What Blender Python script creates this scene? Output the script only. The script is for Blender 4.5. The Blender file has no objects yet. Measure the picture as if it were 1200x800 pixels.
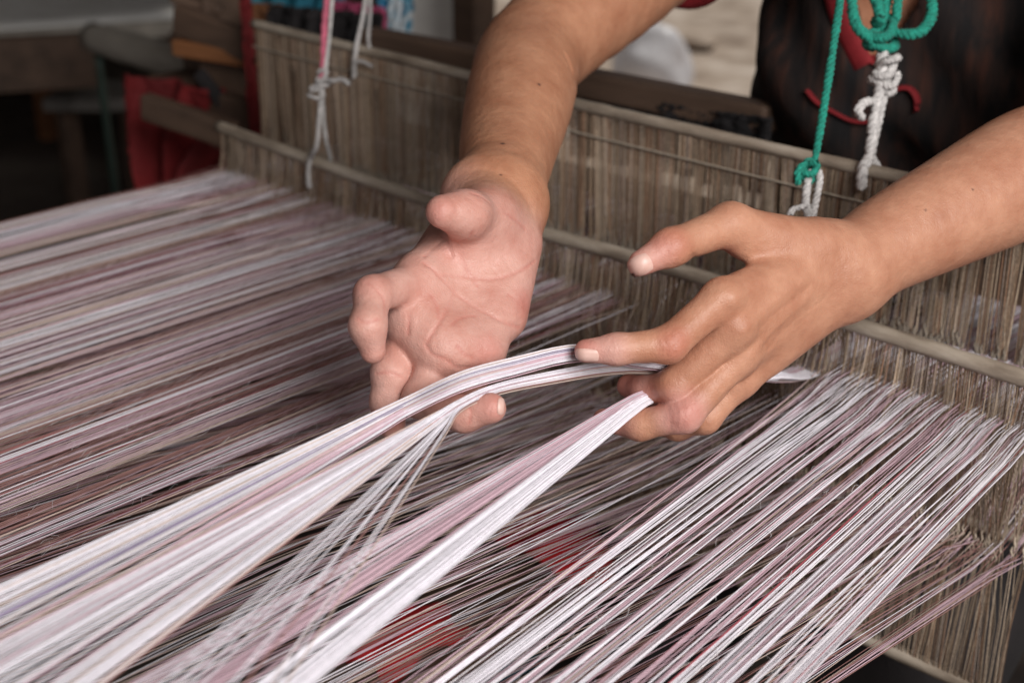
import bpy, bmesh, math, random
import numpy as np
from mathutils import Vector

rng = np.random.default_rng(7)
random.seed(7)
sc = bpy.context.scene
COL = sc.collection

# ------------------------------------------------------------------ camera
FPX = 1530.0                                  # focal length in pixels of the 1200 px wide photograph
PITCH, YAW, ZC = math.radians(23.6), math.radians(43.0), 1.19
CF = np.array([-math.sin(YAW) * math.cos(PITCH), math.cos(YAW) * math.cos(PITCH), -math.sin(PITCH)])
CR = np.array([math.cos(YAW), math.sin(YAW), 0.0])
CU = np.cross(CR, CF)
CC = np.array([0.0, 0.0, ZC])
cam_data = bpy.data.cameras.new('camera')
cam = bpy.data.objects.new('camera', cam_data)
COL.objects.link(cam)
cam.location = CC
cam.rotation_euler = (math.pi / 2 - PITCH, 0, YAW)
cam_data.sensor_width = 36
cam_data.lens = FPX * 36 / 1200
cam_data.clip_start = 0.02
cam_data.clip_end = 200
cam_data.dof.use_dof = True
cam_data.dof.focus_distance = 0.74
cam_data.dof.aperture_fstop = 6.3
sc.camera = cam

# ------------------------------------------------------------------ light
world = bpy.data.worlds.new('World')
sc.world = world
world.use_nodes = True
bg = world.node_tree.nodes['Background']
bg.inputs['Color'].default_value = (0.92, 0.93, 1.0, 1)
bg.inputs['Strength'].default_value = 0.18


def area_lamp(name, loc, target, size, power, color):
    l = bpy.data.lights.new(name, 'AREA')
    l.shape = 'RECTANGLE'
    l.size, l.size_y = size
    l.energy = power
    l.color = color
    o = bpy.data.objects.new(name, l)
    COL.objects.link(o)
    o.location = loc
    o.rotation_euler = (Vector(target) - Vector(loc)).to_track_quat('-Z', 'Y').to_euler()
    return o


area_lamp('daylight_from_open_side', (1.05, -0.02, 1.88), (-0.42, 0.55, 0.82), (1.0, 0.9), 50, (1.0, 0.965, 0.935))
sun = bpy.data.lights.new('sun', 'SUN')
sun.energy = 2.2
sun.angle = math.radians(3)
sun.color = (1, 0.94, 0.85)
so = bpy.data.objects.new('sun', sun)
COL.objects.link(so)
so.rotation_euler = (math.radians(-22), math.radians(8), 0)      # high sun: falls on the yard beyond the shed roof
sc.view_settings.view_transform = 'Standard'
sc.view_settings.look = 'None'
sc.view_settings.exposure = 0
sc.view_settings.gamma = 1


# ------------------------------------------------------------------ pixel helpers (a pixel only gives a direction)
def ray(x, y):
    return CF + CR * (x - 600) / FPX + CU * (400 - y) / FPX


def P(x, y, d):
    return CC + ray(x, y) * d


def onz(x, y, z):
    r = ray(x, y)
    return CC + r * (z - ZC) / r[2]


def ony(x, y, Y):
    r = ray(x, y)
    return CC + r * Y / r[1]


# ------------------------------------------------------------------ object helpers
def tag(o, label=None, cat=None, group=None, kind=None):
    if label: o['label'] = label
    if cat: o['category'] = cat
    if group: o['group'] = group
    if kind: o['kind'] = kind
    return o


def empty(name, loc=(0, 0, 0), label=None, cat=None, group=None):
    o = bpy.data.objects.new(name, None)
    o.empty_display_size = 0.05
    COL.objects.link(o)
    o.location = Vector(loc)
    return tag(o, label, cat, group)


def link_mesh(name, me, mat=None, parent=None, smooth=True):
    o = bpy.data.objects.new(name, me)
    COL.objects.link(o)
    if mat is not None:
        me.materials.append(mat)
    if parent is not None:
        o.parent = parent
        o.matrix_parent_inverse.identity()
        o.location = -Vector(parent.location) if parent.type == 'EMPTY' else (0, 0, 0)
    if smooth and len(me.polygons):
        me.polygons.foreach_set('use_smooth', np.ones(len(me.polygons), dtype=bool))
    return o


def mesh_np(name, v, q, col=None):
    """vertices (N,3), quads (M,4)"""
    v = np.asarray(v, dtype=np.float32)
    q = np.asarray(q, dtype=np.int32)
    n = q.shape[1]
    me = bpy.data.meshes.new(name)
    me.vertices.add(len(v))
    me.vertices.foreach_set('co', v.ravel())
    me.loops.add(q.size)
    me.loops.foreach_set('vertex_index', q.ravel())
    me.polygons.add(len(q))
    me.polygons.foreach_set('loop_start', np.arange(0, q.size, n, dtype=np.int32))
    if col is not None:
        a = me.color_attributes.new('Col', 'FLOAT_COLOR', 'POINT')
        c = np.ones((len(v), 4), dtype=np.float32)
        c[:, :3] = col
        a.data.foreach_set('color', c.ravel())
    me.update(calc_edges=True)
    me.validate()
    return me


class Tubes:
    """collects thin tubes; every tube keeps its own colour"""
    def __init__(s):
        s.v, s.q, s.c, s.n = [], [], [], 0

    def add(s, pts, r, col=(1, 1, 1), sides=5, flat=1.0):
        pts = np.asarray(pts, dtype=float)
        m = len(pts)
        r = np.broadcast_to(np.asarray(r, dtype=float), (m,))
        t = np.gradient(pts, axis=0)
        t /= np.linalg.norm(t, axis=1)[:, None] + 1e-12
        up = np.array([0, 0, 1.0]) if abs(t[m // 2][2]) < 0.8 else np.array([0, 1.0, 0])
        a = np.cross(t, up)
        a /= np.linalg.norm(a, axis=1)[:, None] + 1e-12
        b = np.cross(a, t)
        th = np.arange(sides) * 2 * math.pi / sides
        ring = pts[:, None] + r[:, None, None] * (np.cos(th)[None, :, None] * a[:, None] + flat * np.sin(th)[None, :, None] * b[:, None])
        s.v.append(ring.reshape(-1, 3))
        i = np.arange(m - 1)[:, None] * sides
        j = np.arange(sides)[None]
        j2 = (j + 1) % sides
        s.q.append(np.stack([i + j, i + j2, i + sides + j2, i + sides + j], -1).reshape(-1, 4) + s.n)
        c = np.asarray(col, dtype=float)
        s.c.append(np.broadcast_to(c, (m * sides, 3)) if c.ndim == 1 else np.repeat(c, sides, axis=0))
        s.n += m * sides

    def build(s, name, mat, parent=None):
        me = mesh_np(name, np.concatenate(s.v), np.concatenate(s.q), np.concatenate(s.c))
        return link_mesh(name, me, mat, parent)


def spline(pts, n=8):
    """centripetal Catmull-Rom through pts"""
    p = np.asarray(pts, dtype=float)
    p = np.vstack([2 * p[0] - p[1], p, 2 * p[-1] - p[-2]])
    k = np.concatenate([[0], np.cumsum(np.sqrt(np.linalg.norm(np.diff(p, axis=0), axis=1)) + 1e-6)])
    out = []
    for i in range(1, len(p) - 2):
        a, b, c, d = p[i - 1:i + 3]
        t0, t1, t2, t3 = k[i - 1:i + 3]
        t = np.linspace(t1, t2, n, endpoint=False)[:, None]
        a1 = (t1 - t) / (t1 - t0) * a + (t - t0) / (t1 - t0) * b
        a2 = (t2 - t) / (t2 - t1) * b + (t - t1) / (t2 - t1) * c
        a3 = (t3 - t) / (t3 - t2) * c + (t - t2) / (t3 - t2) * d
        b1 = (t2 - t) / (t2 - t0) * a1 + (t - t0) / (t2 - t0) * a2
        b2 = (t3 - t) / (t3 - t1) * a2 + (t - t1) / (t3 - t1) * a3
        out.append((t2 - t) / (t2 - t1) * b1 + (t - t1) / (t2 - t1) * b2)
    out.append(p[-2][None])
    return np.concatenate(out)


def rope(name, pts, r, col, mat, parent, plies=3, pitch=0.012, n=10, closed_noise=0.0):
    """a laid rope: several plies wound round the path"""
    c = spline(pts, n)
    seg = np.linalg.norm(np.diff(c, axis=0), axis=1)
    L = np.concatenate([[0], np.cumsum(seg)])
    m = max(12, int(L[-1] / (pitch / 7)))
    s = np.linspace(0, L[-1], m)
    c = np.stack([np.interp(s, L, c[:, k]) for k in range(3)], 1)
    t = np.gradient(c, axis=0)
    t /= np.linalg.norm(t, axis=1)[:, None]
    ref = np.array([0.3, 0.2, 0.93])
    a = np.cross(t, ref)
    a /= np.linalg.norm(a, axis=1)[:, None] + 1e-9
    b = np.cross(t, a)
    T = Tubes()
    r = 0.9 * r * (1 + 0.10 * np.interp(np.arange(m), np.linspace(0, m, max(4, m // 9)), rng.standard_normal(max(4, m // 9))))
    for k in range(plies):
        ph = s / pitch * 2 * math.pi + k * 2 * math.pi / plies
        off = (r * 0.5)[:, None] * (np.cos(ph)[:, None] * a + np.sin(ph)[:, None] * b)
        cc = np.asarray(col)[None] * (1 + 0.12 * rng.standard_normal((m, 1)))
        T.add(c + off, r * 0.56 * (1 + 0.06 * rng.standard_normal(m)), np.clip(cc, 0, 1), sides=7)
    return T.build(name, mat, parent)


def box_mesh(name, size, bevel=0.004, seg=2):
    bm = bmesh.new()
    bmesh.ops.create_cube(bm, size=1)
    for v in bm.verts:
        v.co = Vector((v.co.x * size[0], v.co.y * size[1], v.co.z * size[2]))
    if bevel:
        bmesh.ops.bevel(bm, geom=bm.edges[:], offset=bevel, segments=seg, affect='EDGES', profile=0.6)
    me = bpy.data.meshes.new(name)
    bm.to_mesh(me)
    bm.free()
    return me


def beam(name, a, b, w, h, mat, parent=None, bevel=0.004, roll=0.0, wob=0.0):
    """a squared timber from a to b, w wide and h high"""
    a, b = Vector(a), Vector(b)
    L = (b - a).length
    bm = bmesh.new()
    n = 10 if wob else 1
    prof = [(-w / 2, -h / 2), (w / 2, -h / 2), (w / 2, h / 2), (-w / 2, h / 2)]
    rings = []
    for i in range(n + 1):
        ox, oz = (random.uniform(-wob, wob), random.uniform(-wob, wob)) if wob else (0, 0)
        rings.append([bm.verts.new((x + ox, L * i / n - L / 2, z + oz)) for x, z in prof])
    for i in range(n):
        for j in range(4):
            bm.faces.new((rings[i][j], rings[i][(j + 1) % 4], rings[i + 1][(j + 1) % 4], rings[i + 1][j]))
    bm.faces.new(rings[0][::-1])
    bm.faces.new(rings[-1])
    bmesh.ops.recalc_face_normals(bm, faces=bm.faces[:])
    ed = [e for e in bm.edges if len(e.link_faces) == 2 and e.calc_face_angle(0) > 0.6]
    if bevel:
        bmesh.ops.bevel(bm, geom=ed, offset=bevel, segments=2, affect='EDGES', profile=0.5)
    rot = (b - a).to_track_quat('Y', 'Z').to_matrix().to_4x4()
    from mathutils import Matrix
    bm.transform(Matrix.Translation((a + b) / 2) @ rot @ Matrix.Rotation(roll, 4, 'Y'))
    me = bpy.data.meshes.new(name)
    bm.to_mesh(me)
    bm.free()
    return link_mesh(name, me, mat, parent, smooth=False)


def rod(name, pts, r, mat, parent=None, sides=14, n=8, caps=True):
    c = spline(pts, n)
    T = Tubes()
    rr = np.broadcast_to(np.asarray(r, dtype=float), (len(c),)) * (1 + 0.03 * rng.standard_normal(len(c)))
    if caps:
        t0 = c[0] - c[1]; t0 /= np.linalg.norm(t0)
        t1 = c[-1] - c[-2]; t1 /= np.linalg.norm(t1)
        c = np.vstack([c[0] + t0 * 1e-3, c[0], c[1:-1], c[-1], c[-1] + t1 * 1e-3])
        rr = np.concatenate([[1e-4], rr, [1e-4]])
    T.add(c, rr, sides=sides)
    return T.build(name, mat, parent)


# ------------------------------------------------------------------ materials
def new_mat(name):
    m = bpy.data.materials.new(name)
    m.use_nodes = True
    nt = m.node_tree
    return m, nt, nt.nodes['Principled BSDF']


def N(nt, t, **kw):
    n = nt.nodes.new(t)
    for k, v in kw.items():
        if k.startswith('i_'):
            n.inputs[k[2:].replace('_', ' ')].default_value = v
        else:
            setattr(n, k, v)
    return n


def ramp(nt, fac, stops):
    r = N(nt, 'ShaderNodeValToRGB')
    els = r.color_ramp.elements
    while len(els) < len(stops):
        els.new(0.5)
    for e, (p, c) in zip(els, stops):
        e.position = p
        e.color = (*c, 1)
    nt.links.new(fac, r.inputs['Fac'])
    return r.outputs['Color']


def coords(nt, scale=(1, 1, 1)):
    tc = N(nt, 'ShaderNodeTexCoord')
    mp = N(nt, 'ShaderNodeMapping')
    mp.inputs['Scale'].default_value = scale
    nt.links.new(tc.outputs['Object'], mp.inputs['Vector'])
    return mp.outputs['Vector']


def noise_mat(name, stops, scale=8, stretch=(1, 1, 1), rough=0.8, bump=0.3, bscale=None, detail=8, sheen=0.0, dist=0.002):
    m, nt, bs = new_mat(name)
    v = coords(nt, stretch)
    nz = N(nt, 'ShaderNodeTexNoise', i_Scale=scale, i_Detail=detail, i_Roughness=0.6)
    nt.links.new(v, nz.inputs['Vector'])
    nt.links.new(ramp(nt, nz.outputs['Fac'], stops), bs.inputs['Base Color'])
    bs.inputs['Roughness'].default_value = rough
    if sheen:
        bs.inputs['Sheen Weight'].default_value = sheen
    if bump:
        n2 = N(nt, 'ShaderNodeTexNoise', i_Scale=bscale or scale * 4, i_Detail=6)
        nt.links.new(v, n2.inputs['Vector'])
        b = N(nt, 'ShaderNodeBump', i_Strength=bump, i_Distance=dist)
        nt.links.new(n2.outputs['Fac'], b.inputs['Height'])
        nt.links.new(b.outputs['Normal'], bs.inputs['Normal'])
    return m


def thread_mat(name, rough=0.65, sheen=0.3, fuzz=(0.8, 1.15), nscale=900):
    m, nt, bs = new_mat(name)
    at = N(nt, 'ShaderNodeAttribute', attribute_name='Col')
    v = coords(nt)
    nz = N(nt, 'ShaderNodeTexNoise', i_Scale=nscale, i_Detail=3)
    nt.links.new(v, nz.inputs['Vector'])
    mr = N(nt, 'ShaderNodeMapRange')
    mr.inputs['From Min'].default_value, mr.inputs['From Max'].default_value = 0.3, 0.7
    mr.inputs['To Min'].default_value, mr.inputs['To Max'].default_value = fuzz
    nt.links.new(nz.outputs['Fac'], mr.inputs['Value'])
    mx = N(nt, 'ShaderNodeVectorMath', operation='SCALE')
    nt.links.new(at.outputs['Color'], mx.inputs[0])
    nt.links.new(mr.outputs['Result'], mx.inputs['Scale'])
    nt.links.new(mx.outputs['Vector'], bs.inputs['Base Color'])
    bs.inputs['Roughness'].default_value = rough
    bs.inputs['Sheen Weight'].default_value = sheen
    return m


M_WARP = thread_mat('cotton_warp_thread', 0.6, 0.03, (0.93, 1.05), 300)
M_HED = thread_mat('heddle_string', 0.85, 0.0, (0.7, 1.25), 500)
M_ROPE = thread_mat('cord_fibre', 0.85, 0.05, (0.65, 1.25), 700)
M_BAR = noise_mat('weathered_bamboo', [(0.32, (0.15, 0.115, 0.085)), (0.5, (0.30, 0.25, 0.195)), (0.68, (0.42, 0.365, 0.30))], 60, (0.25, 1, 1), 0.6, 0.4)
M_WOOD = noise_mat('brown_timber', [(0.25, (0.05, 0.03, 0.02)), (0.75, (0.15, 0.09, 0.06))], 14, (0.3, 2, 2), 0.7, 0.4)
M_WOOD_O = noise_mat('orange_timber', [(0.25, (0.16, 0.06, 0.02)), (0.75, (0.32, 0.13, 0.05))], 14, (0.3, 2, 2), 0.65, 0.4)
M_WOOD_G = noise_mat('grey_timber', [(0.25, (0.10, 0.09, 0.08)), (0.75, (0.26, 0.24, 0.22))], 14, (0.3, 2, 2), 0.75, 0.4)
M_WOOD_P = noise_mat('pale_timber', [(0.25, (0.30, 0.27, 0.23)), (0.75, (0.5, 0.46, 0.40))], 10, (0.3, 2, 2), 0.7, 0.3)
M_DIRT = noise_mat('trodden_earth', [(0.2, (0.04, 0.03, 0.023)), (0.5, (0.085, 0.063, 0.05)), (0.8, (0.17, 0.135, 0.11))], 2.2, (1, 1, 1), 0.95, 0.8, 40, 12, dist=0.02)
M_YARD = noise_mat('pale_yard_sand', [(0.3, (0.22, 0.165, 0.125)), (0.5, (0.42, 0.34, 0.275)), (0.7, (0.62, 0.54, 0.47))], 4.0, (1, 1, 1), 0.95, 0.6, 25, 10, dist=0.02)
M_RED = noise_mat('red_cloth', [(0.3, (0.09, 0.003, 0.004)), (0.7, (0.20, 0.006, 0.008))], 9, (1, 1, 1), 0.85, 0.3, 300)
M_REDTRIM = noise_mat('red_trim', [(0.3, (0.17, 0.006, 0.010)), (0.7, (0.27, 0.012, 0.018))], 60, (1, 1, 1), 0.8, 0.3, 900)
M_BLACKCLOTH = noise_mat('black_cloth', [(0.3, (0.006, 0.005, 0.006)), (0.7, (0.02, 0.016, 0.017))], 10, (1, 1, 1), 0.9, 0.3, 200)
M_TEAL = noise_mat('teal_cloth', [(0.3, (0.01, 0.10, 0.16)), (0.7, (0.02, 0.20, 0.27))], 12, (1, 1, 1), 0.85, 0.3, 300)
M_PINK = noise_mat('pink_cloth', [(0.3, (0.30, 0.04, 0.10)), (0.7, (0.50, 0.08, 0.18))], 12, (1, 1, 1), 0.85, 0.3, 300)
M_PALE = noise_mat('pale_cloth', [(0.3, (0.60, 0.58, 0.55)), (0.7, (0.78, 0.77, 0.74))], 3, (1, 4, 4), 0.85, 0.3, 200)
M_BAG = noise_mat('white_plastic', [(0.3, (0.62, 0.62, 0.66)), (0.7, (0.80, 0.80, 0.84))], 9, (1, 1, 1), 0.35, 0.5, 30, dist=0.01)
M_ROOF = noise_mat('dark_thatch', [(0.3, (0.05, 0.04, 0.03)), (0.7, (0.14, 0.11, 0.08))], 20, (1, 6, 1), 0.95, 0.6)
M_GREENPOLE = noise_mat('dark_green_paint', [(0.3, (0.012, 0.03, 0.022)), (0.7, (0.03, 0.06, 0.045))], 20, (1, 1, 1), 0.5, 0.2)


def check_mat():
    m, nt, bs = new_mat('blue_print_cloth')
    v = coords(nt, (1, 1, 1))
    vo = N(nt, 'ShaderNodeTexVoronoi', i_Scale=55.0)
    nt.links.new(v, vo.inputs['Vector'])
    nt.links.new(ramp(nt, vo.outputs['Distance'], [(0.2, (0.02, 0.16, 0.32)), (0.45, (0.10, 0.35, 0.50)), (0.62, (0.60, 0.66, 0.70))]), bs.inputs['Base Color'])
    bs.inputs['Roughness'].default_value = 0.85
    return m


M_CHECK = check_mat()


def shirt_mat():
    m, nt, bs = new_mat('dark_smocked_cotton')
    v = coords(nt, (1, 1, 0.18))
    n1 = N(nt, 'ShaderNodeTexNoise', i_Scale=75.0, i_Detail=5)
    nt.links.new(v, n1.inputs['Vector'])
    c1 = ramp(nt, n1.outputs['Fac'], [(0.38, (0.006, 0.005, 0.006)), (0.52, (0.022, 0.012, 0.010)), (0.70, (0.060, 0.022, 0.014))])
    nt.links.new(c1, bs.inputs['Base Color'])
    bs.inputs['Roughness'].default_value = 0.9
    b = N(nt, 'ShaderNodeBump', i_Strength=0.6, i_Distance=0.004)
    nt.links.new(n1.outputs['Fac'], b.inputs['Height'])
    nt.links.new(b.outputs['Normal'], bs.inputs['Normal'])
    return m


M_SHIRT = shirt_mat()


def skin_mat():
    m, nt, bs = new_mat('skin')
    at = N(nt, 'ShaderNodeAttribute', attribute_name='Col')          # r: pinkness of palm and fingertips
    sep = N(nt, 'ShaderNodeSeparateColor')
    nt.links.new(at.outputs['Color'], sep.inputs['Color'])
    v = coords(nt)
    n1 = N(nt, 'ShaderNodeTexNoise', i_Scale=38.0, i_Detail=6, i_Roughness=0.65)
    nt.links.new(v, n1.inputs['Vector'])
    tan = ramp(nt, n1.outputs['Fac'], [(0.3, (0.36, 0.152, 0.084)), (0.7, (0.51, 0.252, 0.150))])
    pink = ramp(nt, n1.outputs['Fac'], [(0.32, (0.52, 0.235, 0.190)), (0.68, (0.64, 0.375, 0.325))])
    mx = N(nt, 'ShaderNodeMix', data_type='RGBA')
    nt.links.new(sep.outputs['Red'], mx.inputs['Factor'])
    nt.links.new(tan, mx.inputs[6])
    nt.links.new(pink, mx.inputs[7])
    red = N(nt, 'ShaderNodeMix', data_type='RGBA')
    nt.links.new(sep.outputs['Green'], red.inputs['Factor'])
    nt.links.new(mx.outputs[2], red.inputs[6])
    red.inputs[7].default_value = (0.44, 0.10, 0.08, 1)
    dk = N(nt, 'ShaderNodeMix', data_type='RGBA')
    nt.links.new(sep.outputs['Blue'], dk.inputs['Factor'])
    nt.links.new(red.outputs[2], dk.inputs[6])
    dk.inputs[7].default_value = (0.06, 0.03, 0.025, 1)
    nt.links.new(dk.outputs[2], bs.inputs['Base Color'])
    bs.inputs['Roughness'].default_value = 0.46
    bs.inputs['Specular IOR Level'].default_value = 0.4
    bs.inputs['Subsurface Weight'].default_value = 0.07
    bs.inputs['Subsurface Radius'].default_value = (1.0, 0.35, 0.2)
    bs.inputs['Subsurface Scale'].default_value = 0.004
    vo = N(nt, 'ShaderNodeTexVoronoi', i_Scale=650.0, feature='DISTANCE_TO_EDGE')
    nt.links.new(v, vo.inputs['Vector'])
    b1 = N(nt, 'ShaderNodeBump', i_Strength=0.45, i_Distance=0.0006)
    nt.links.new(vo.outputs['Distance'], b1.inputs['Height'])
    n2 = N(nt, 'ShaderNodeTexNoise', i_Scale=160.0, i_Detail=4)
    nt.links.new(v, n2.inputs['Vector'])
    rr = N(nt, 'ShaderNodeMapRange')
    rr.inputs['To Min'].default_value, rr.inputs['To Max'].default_value = 0.34, 0.62
    nt.links.new(n2.outputs['Fac'], rr.inputs['Value'])
    nt.links.new(rr.outputs['Result'], bs.inputs['Roughness'])
    b2 = N(nt, 'ShaderNodeBump', i_Strength=0.45, i_Distance=0.0016)
    nt.links.new(n2.outputs['Fac'], b2.inputs['Height'])
    nt.links.new(b1.outputs['Normal'], b2.inputs['Normal'])
    nt.links.new(b2.outputs['Normal'], bs.inputs['Normal'])
    return m


M_SKIN = skin_mat()
M_NAIL = noise_mat('fingernail', [(0.3, (0.60, 0.36, 0.30)), (0.7, (0.70, 0.47, 0.41))], 120, (1, 1, 1), 0.42, 0.05, 400)
M_HAIR = noise_mat('black_hair', [(0.3, (0.008, 0.006, 0.005)), (0.7, (0.03, 0.022, 0.018))], 120, (1, 1, 0.1), 0.45, 0.6)
M_EYE = noise_mat('eye_white', [(0.3, (0.6, 0.58, 0.55)), (0.7, (0.7, 0.68, 0.65))], 20, (1, 1, 1), 0.2, 0)
M_LIP = noise_mat('lip', [(0.3, (0.30, 0.10, 0.08)), (0.7, (0.36, 0.13, 0.11))], 80, (1, 1, 1), 0.5, 0.1)

# ------------------------------------------------------------------ ground and shed


def sheet(name, x0, x1, y0, y1, z, mat, n=60, amp=0.01, kind='structure'):
    xs, ys = np.linspace(x0, x1, n), np.linspace(y0, y1, n)
    X, Y = np.meshgrid(xs, ys, indexing='ij')
    Z = z + amp * (np.sin(X * 2.1 + Y * 1.3) + np.sin(X * 5.3 - Y * 4.1) * 0.5 + 0.5 * rng.standard_normal(X.shape))
    v = np.stack([X, Y, Z], -1).reshape(-1, 3)
    i = (np.arange(n - 1)[:, None] * n + np.arange(n - 1)[None]).ravel()
    me = mesh_np(name, v, np.stack([i, i + n, i + n + 1, i + 1], -1))
    return tag(link_mesh(name, me, mat), kind=kind)


sheet('ground', -40, 25, -12, 60, -0.02, M_YARD, 160, 0.006)
sheet('shed_floor', -5.2, 3.0, -2.2, 2.6, 0.016, M_DIRT, 120, 0.004)


def slab(name, lo, hi, mat):
    me = box_mesh(name, [h - l for l, h in zip(lo, hi)], 0)
    o = link_mesh(name, me, mat, smooth=False)
    o.location = [(l + h) / 2 for l, h in zip(lo, hi)]
    return tag(o, kind='structure')


slab('ceiling', (-5.4, -2.4, 2.55), (1.2, 2.7, 2.63), M_ROOF)
slab('shade_wall_back', (-5.25, 2.60, 0.0), (-2.75, 2.66, 2.545), M_ROOF)  # added wall, closes the back-left corner to keep it dark
slab('shade_wall_left', (-5.32, -2.3, 0.0), (-5.25, 2.6, 2.545), M_ROOF)  # added wall out of view, blocks ambient light from the left

# ------------------------------------------------------------------ loom measurements (metres)
ZW = 0.800                 # upper layer of the warp
YF, YR = 0.7785, 0.8690    # the two heddle frames
XL, XR = -1.150, -0.257    # edges of the warp


def fbar_z(x):
    return 0.8345 + 0.010 * np.clip((-x - 0.8) / 0.35, 0, 1) + 0.0025 * np.sin(x * 9)


def rbar_z(x):
    return 0.9195 + 0.018 * np.clip((-x - 0.72) / 0.48, 0, 1) + 0.002 * np.sin(x * 7 + 1)


HED = [np.array(c) for c in ((0.40, 0.33, 0.25), (0.34, 0.27, 0.20), (0.46, 0.40, 0.32), (0.24, 0.17, 0.12), (0.40, 0.36, 0.33), (0.52, 0.46, 0.38), (0.34, 0.22, 0.15))]


def heddle_frame(name, Y, x0, x1, ztop, zeye, zbot, rbar, label, spacing, cordz, bulge=0.0, knot_tone=1.0):
    root = empty(name, (0.5 * (x0 + x1), Y, zbot), label, 'heddle frame', 'heddle frames of the loom')
    xs = np.linspace(x0, x1, 30)
    bar = rod('top_bar', np.stack([xs, np.full(30, Y), ztop(xs)], 1), rbar, M_BAR, root, n=3)
    rod('bottom_bar', np.stack([xs, np.full(30, Y), np.full(30, zbot)], 1), rbar, M_BAR, root, n=3)
    U, L, K = Tubes(), Tubes(), Tubes()
    n = int((x1 - x0 - 0.012) / spacing)
    lean, tone = 0.0, 1.0
    for i in range(n):
        x = x0 + 0.006 + spacing * i + rng.normal(0, spacing * 0.28)
        if rng.random() < 0.10:
            lean = rng.normal(0, 0.0035)
        if rng.random() < 0.05:
            tone = rng.uniform(0.85, 1.12)
        c = HED[rng.integers(len(HED))] * np.array((1.07, 0.95, 0.86)) * tone * rng.uniform(0.50, 0.98)
        r = rng.uniform(0.00028, 0.00046)
        zt = float(ztop(np.array(x)))
        ze = zeye + rng.normal(0, 0.0045)
        R = rbar * 0.55
        xm = x + lean + rng.normal(0, 0.0008)
        loop = [(x + 0.0004, Y + R * math.cos(t), zt + R * math.sin(t)) for t in np.linspace(-0.6, math.pi + 0.6, 7)]
        hang = 0.0016
        bz = rng.random() ** 1.5
        up = [(xm, Y + 0.0012, ze + 0.002), (x + lean * 0.5, Y + hang, (zt + ze) / 2)] + loop + [(x + lean * 0.30 + 0.0005, Y - hang - bulge * 0.3 * bz, zt - (zt - ze) * 0.22), (x + lean * 0.45 + 0.0005, Y - hang - bulge * bz, zt - (zt - ze) * 0.42), (x + lean * 0.7 + 0.0005, Y - hang - bulge * 0.5 * bz, zt - (zt - ze) * 0.72), (xm + 0.0006, Y - 0.0012, ze + 0.002)]
        U.add(up, r, c, sides=4)
        xb = x + rng.normal(0, 0.0012)
        c2 = c * rng.uniform(0.85, 1.15)
        L.add([(xm, Y - 0.001, ze), (0.5 * (xm + xb) + rng.normal(0, 0.0007), Y - 0.0025, (ze + zbot) / 2), (xb, Y - R, zbot + 0.001), (xb, Y, zbot - R)], r, c2, sides=4)
        L.add([(xm + 0.0004, Y + 0.001, ze), (xb + 0.0006, Y + 0.002, (ze + zbot) / 2), (xb + 0.0005, Y + R, zbot)], r, c2, sides=4)
        # the knotted eye
        kc = knot_tone * np.array((0.50, 0.42, 0.33)) * rng.uniform(0.8, 1.2)
        K.add([(xm, Y - 0.0022, ze + 0.0045), (xm - 0.0009, Y - 0.002, ze + 0.001), (xm + 0.0007, Y - 0.0022, ze - 0.002), (xm, Y - 0.002, ze - 0.005)], [0.0004, 0.0008, 0.0008, 0.0004], kc, sides=4)
    tag(U.build('upper_heddle_loops', M_HED, root), kind='stuff')
    tag(L.build('lower_heddle_loops', M_HED, root), kind='stuff')
    tag(K.build('heddle_eyes', M_HED, root), kind='stuff')
    # tie cord threaded along the strings below the bar
    if cordz:
        T = Tubes()
        T.add(np.stack([xs, np.full(30, Y - 0.0032), ztop(xs) - cordz], 1), 0.0009, (0.34, 0.29, 0.23), sides=6)
        T.build('tie_cord', M_HED, root)
    return root


front = heddle_frame('heddle_frame', YF, -1.150, -0.250, fbar_z, 0.706, 0.590, 0.0058,
                     'lower heddle frame that the warp enters, its bamboo bar just above the threads', 0.00150, None, bulge=0.022)
rear = heddle_frame('heddle_frame', YR, -1.198, -0.215, rbar_z, 0.800, 0.665, 0.0050,
                    'taller heddle frame of tan strings raised behind the lower one', 0.00118, 0.024, knot_tone=0.5)

# ------------------------------------------------------------------ warp
WHITE, MAUVE, BEIGE, BROWN, DARKR = (np.array(c) for c in ((0.80, 0.77, 0.83), (0.56, 0.39, 0.45), (0.59, 0.46, 0.40), (0.30, 0.155, 0.14), (0.36, 0.07, 0.09)))
warp = empty('warp', (0.5 * (XL + XR), 0.1, ZW), 'wide sheet of white, mauve and beige warp threads stretched across the loom', 'warp')

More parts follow.
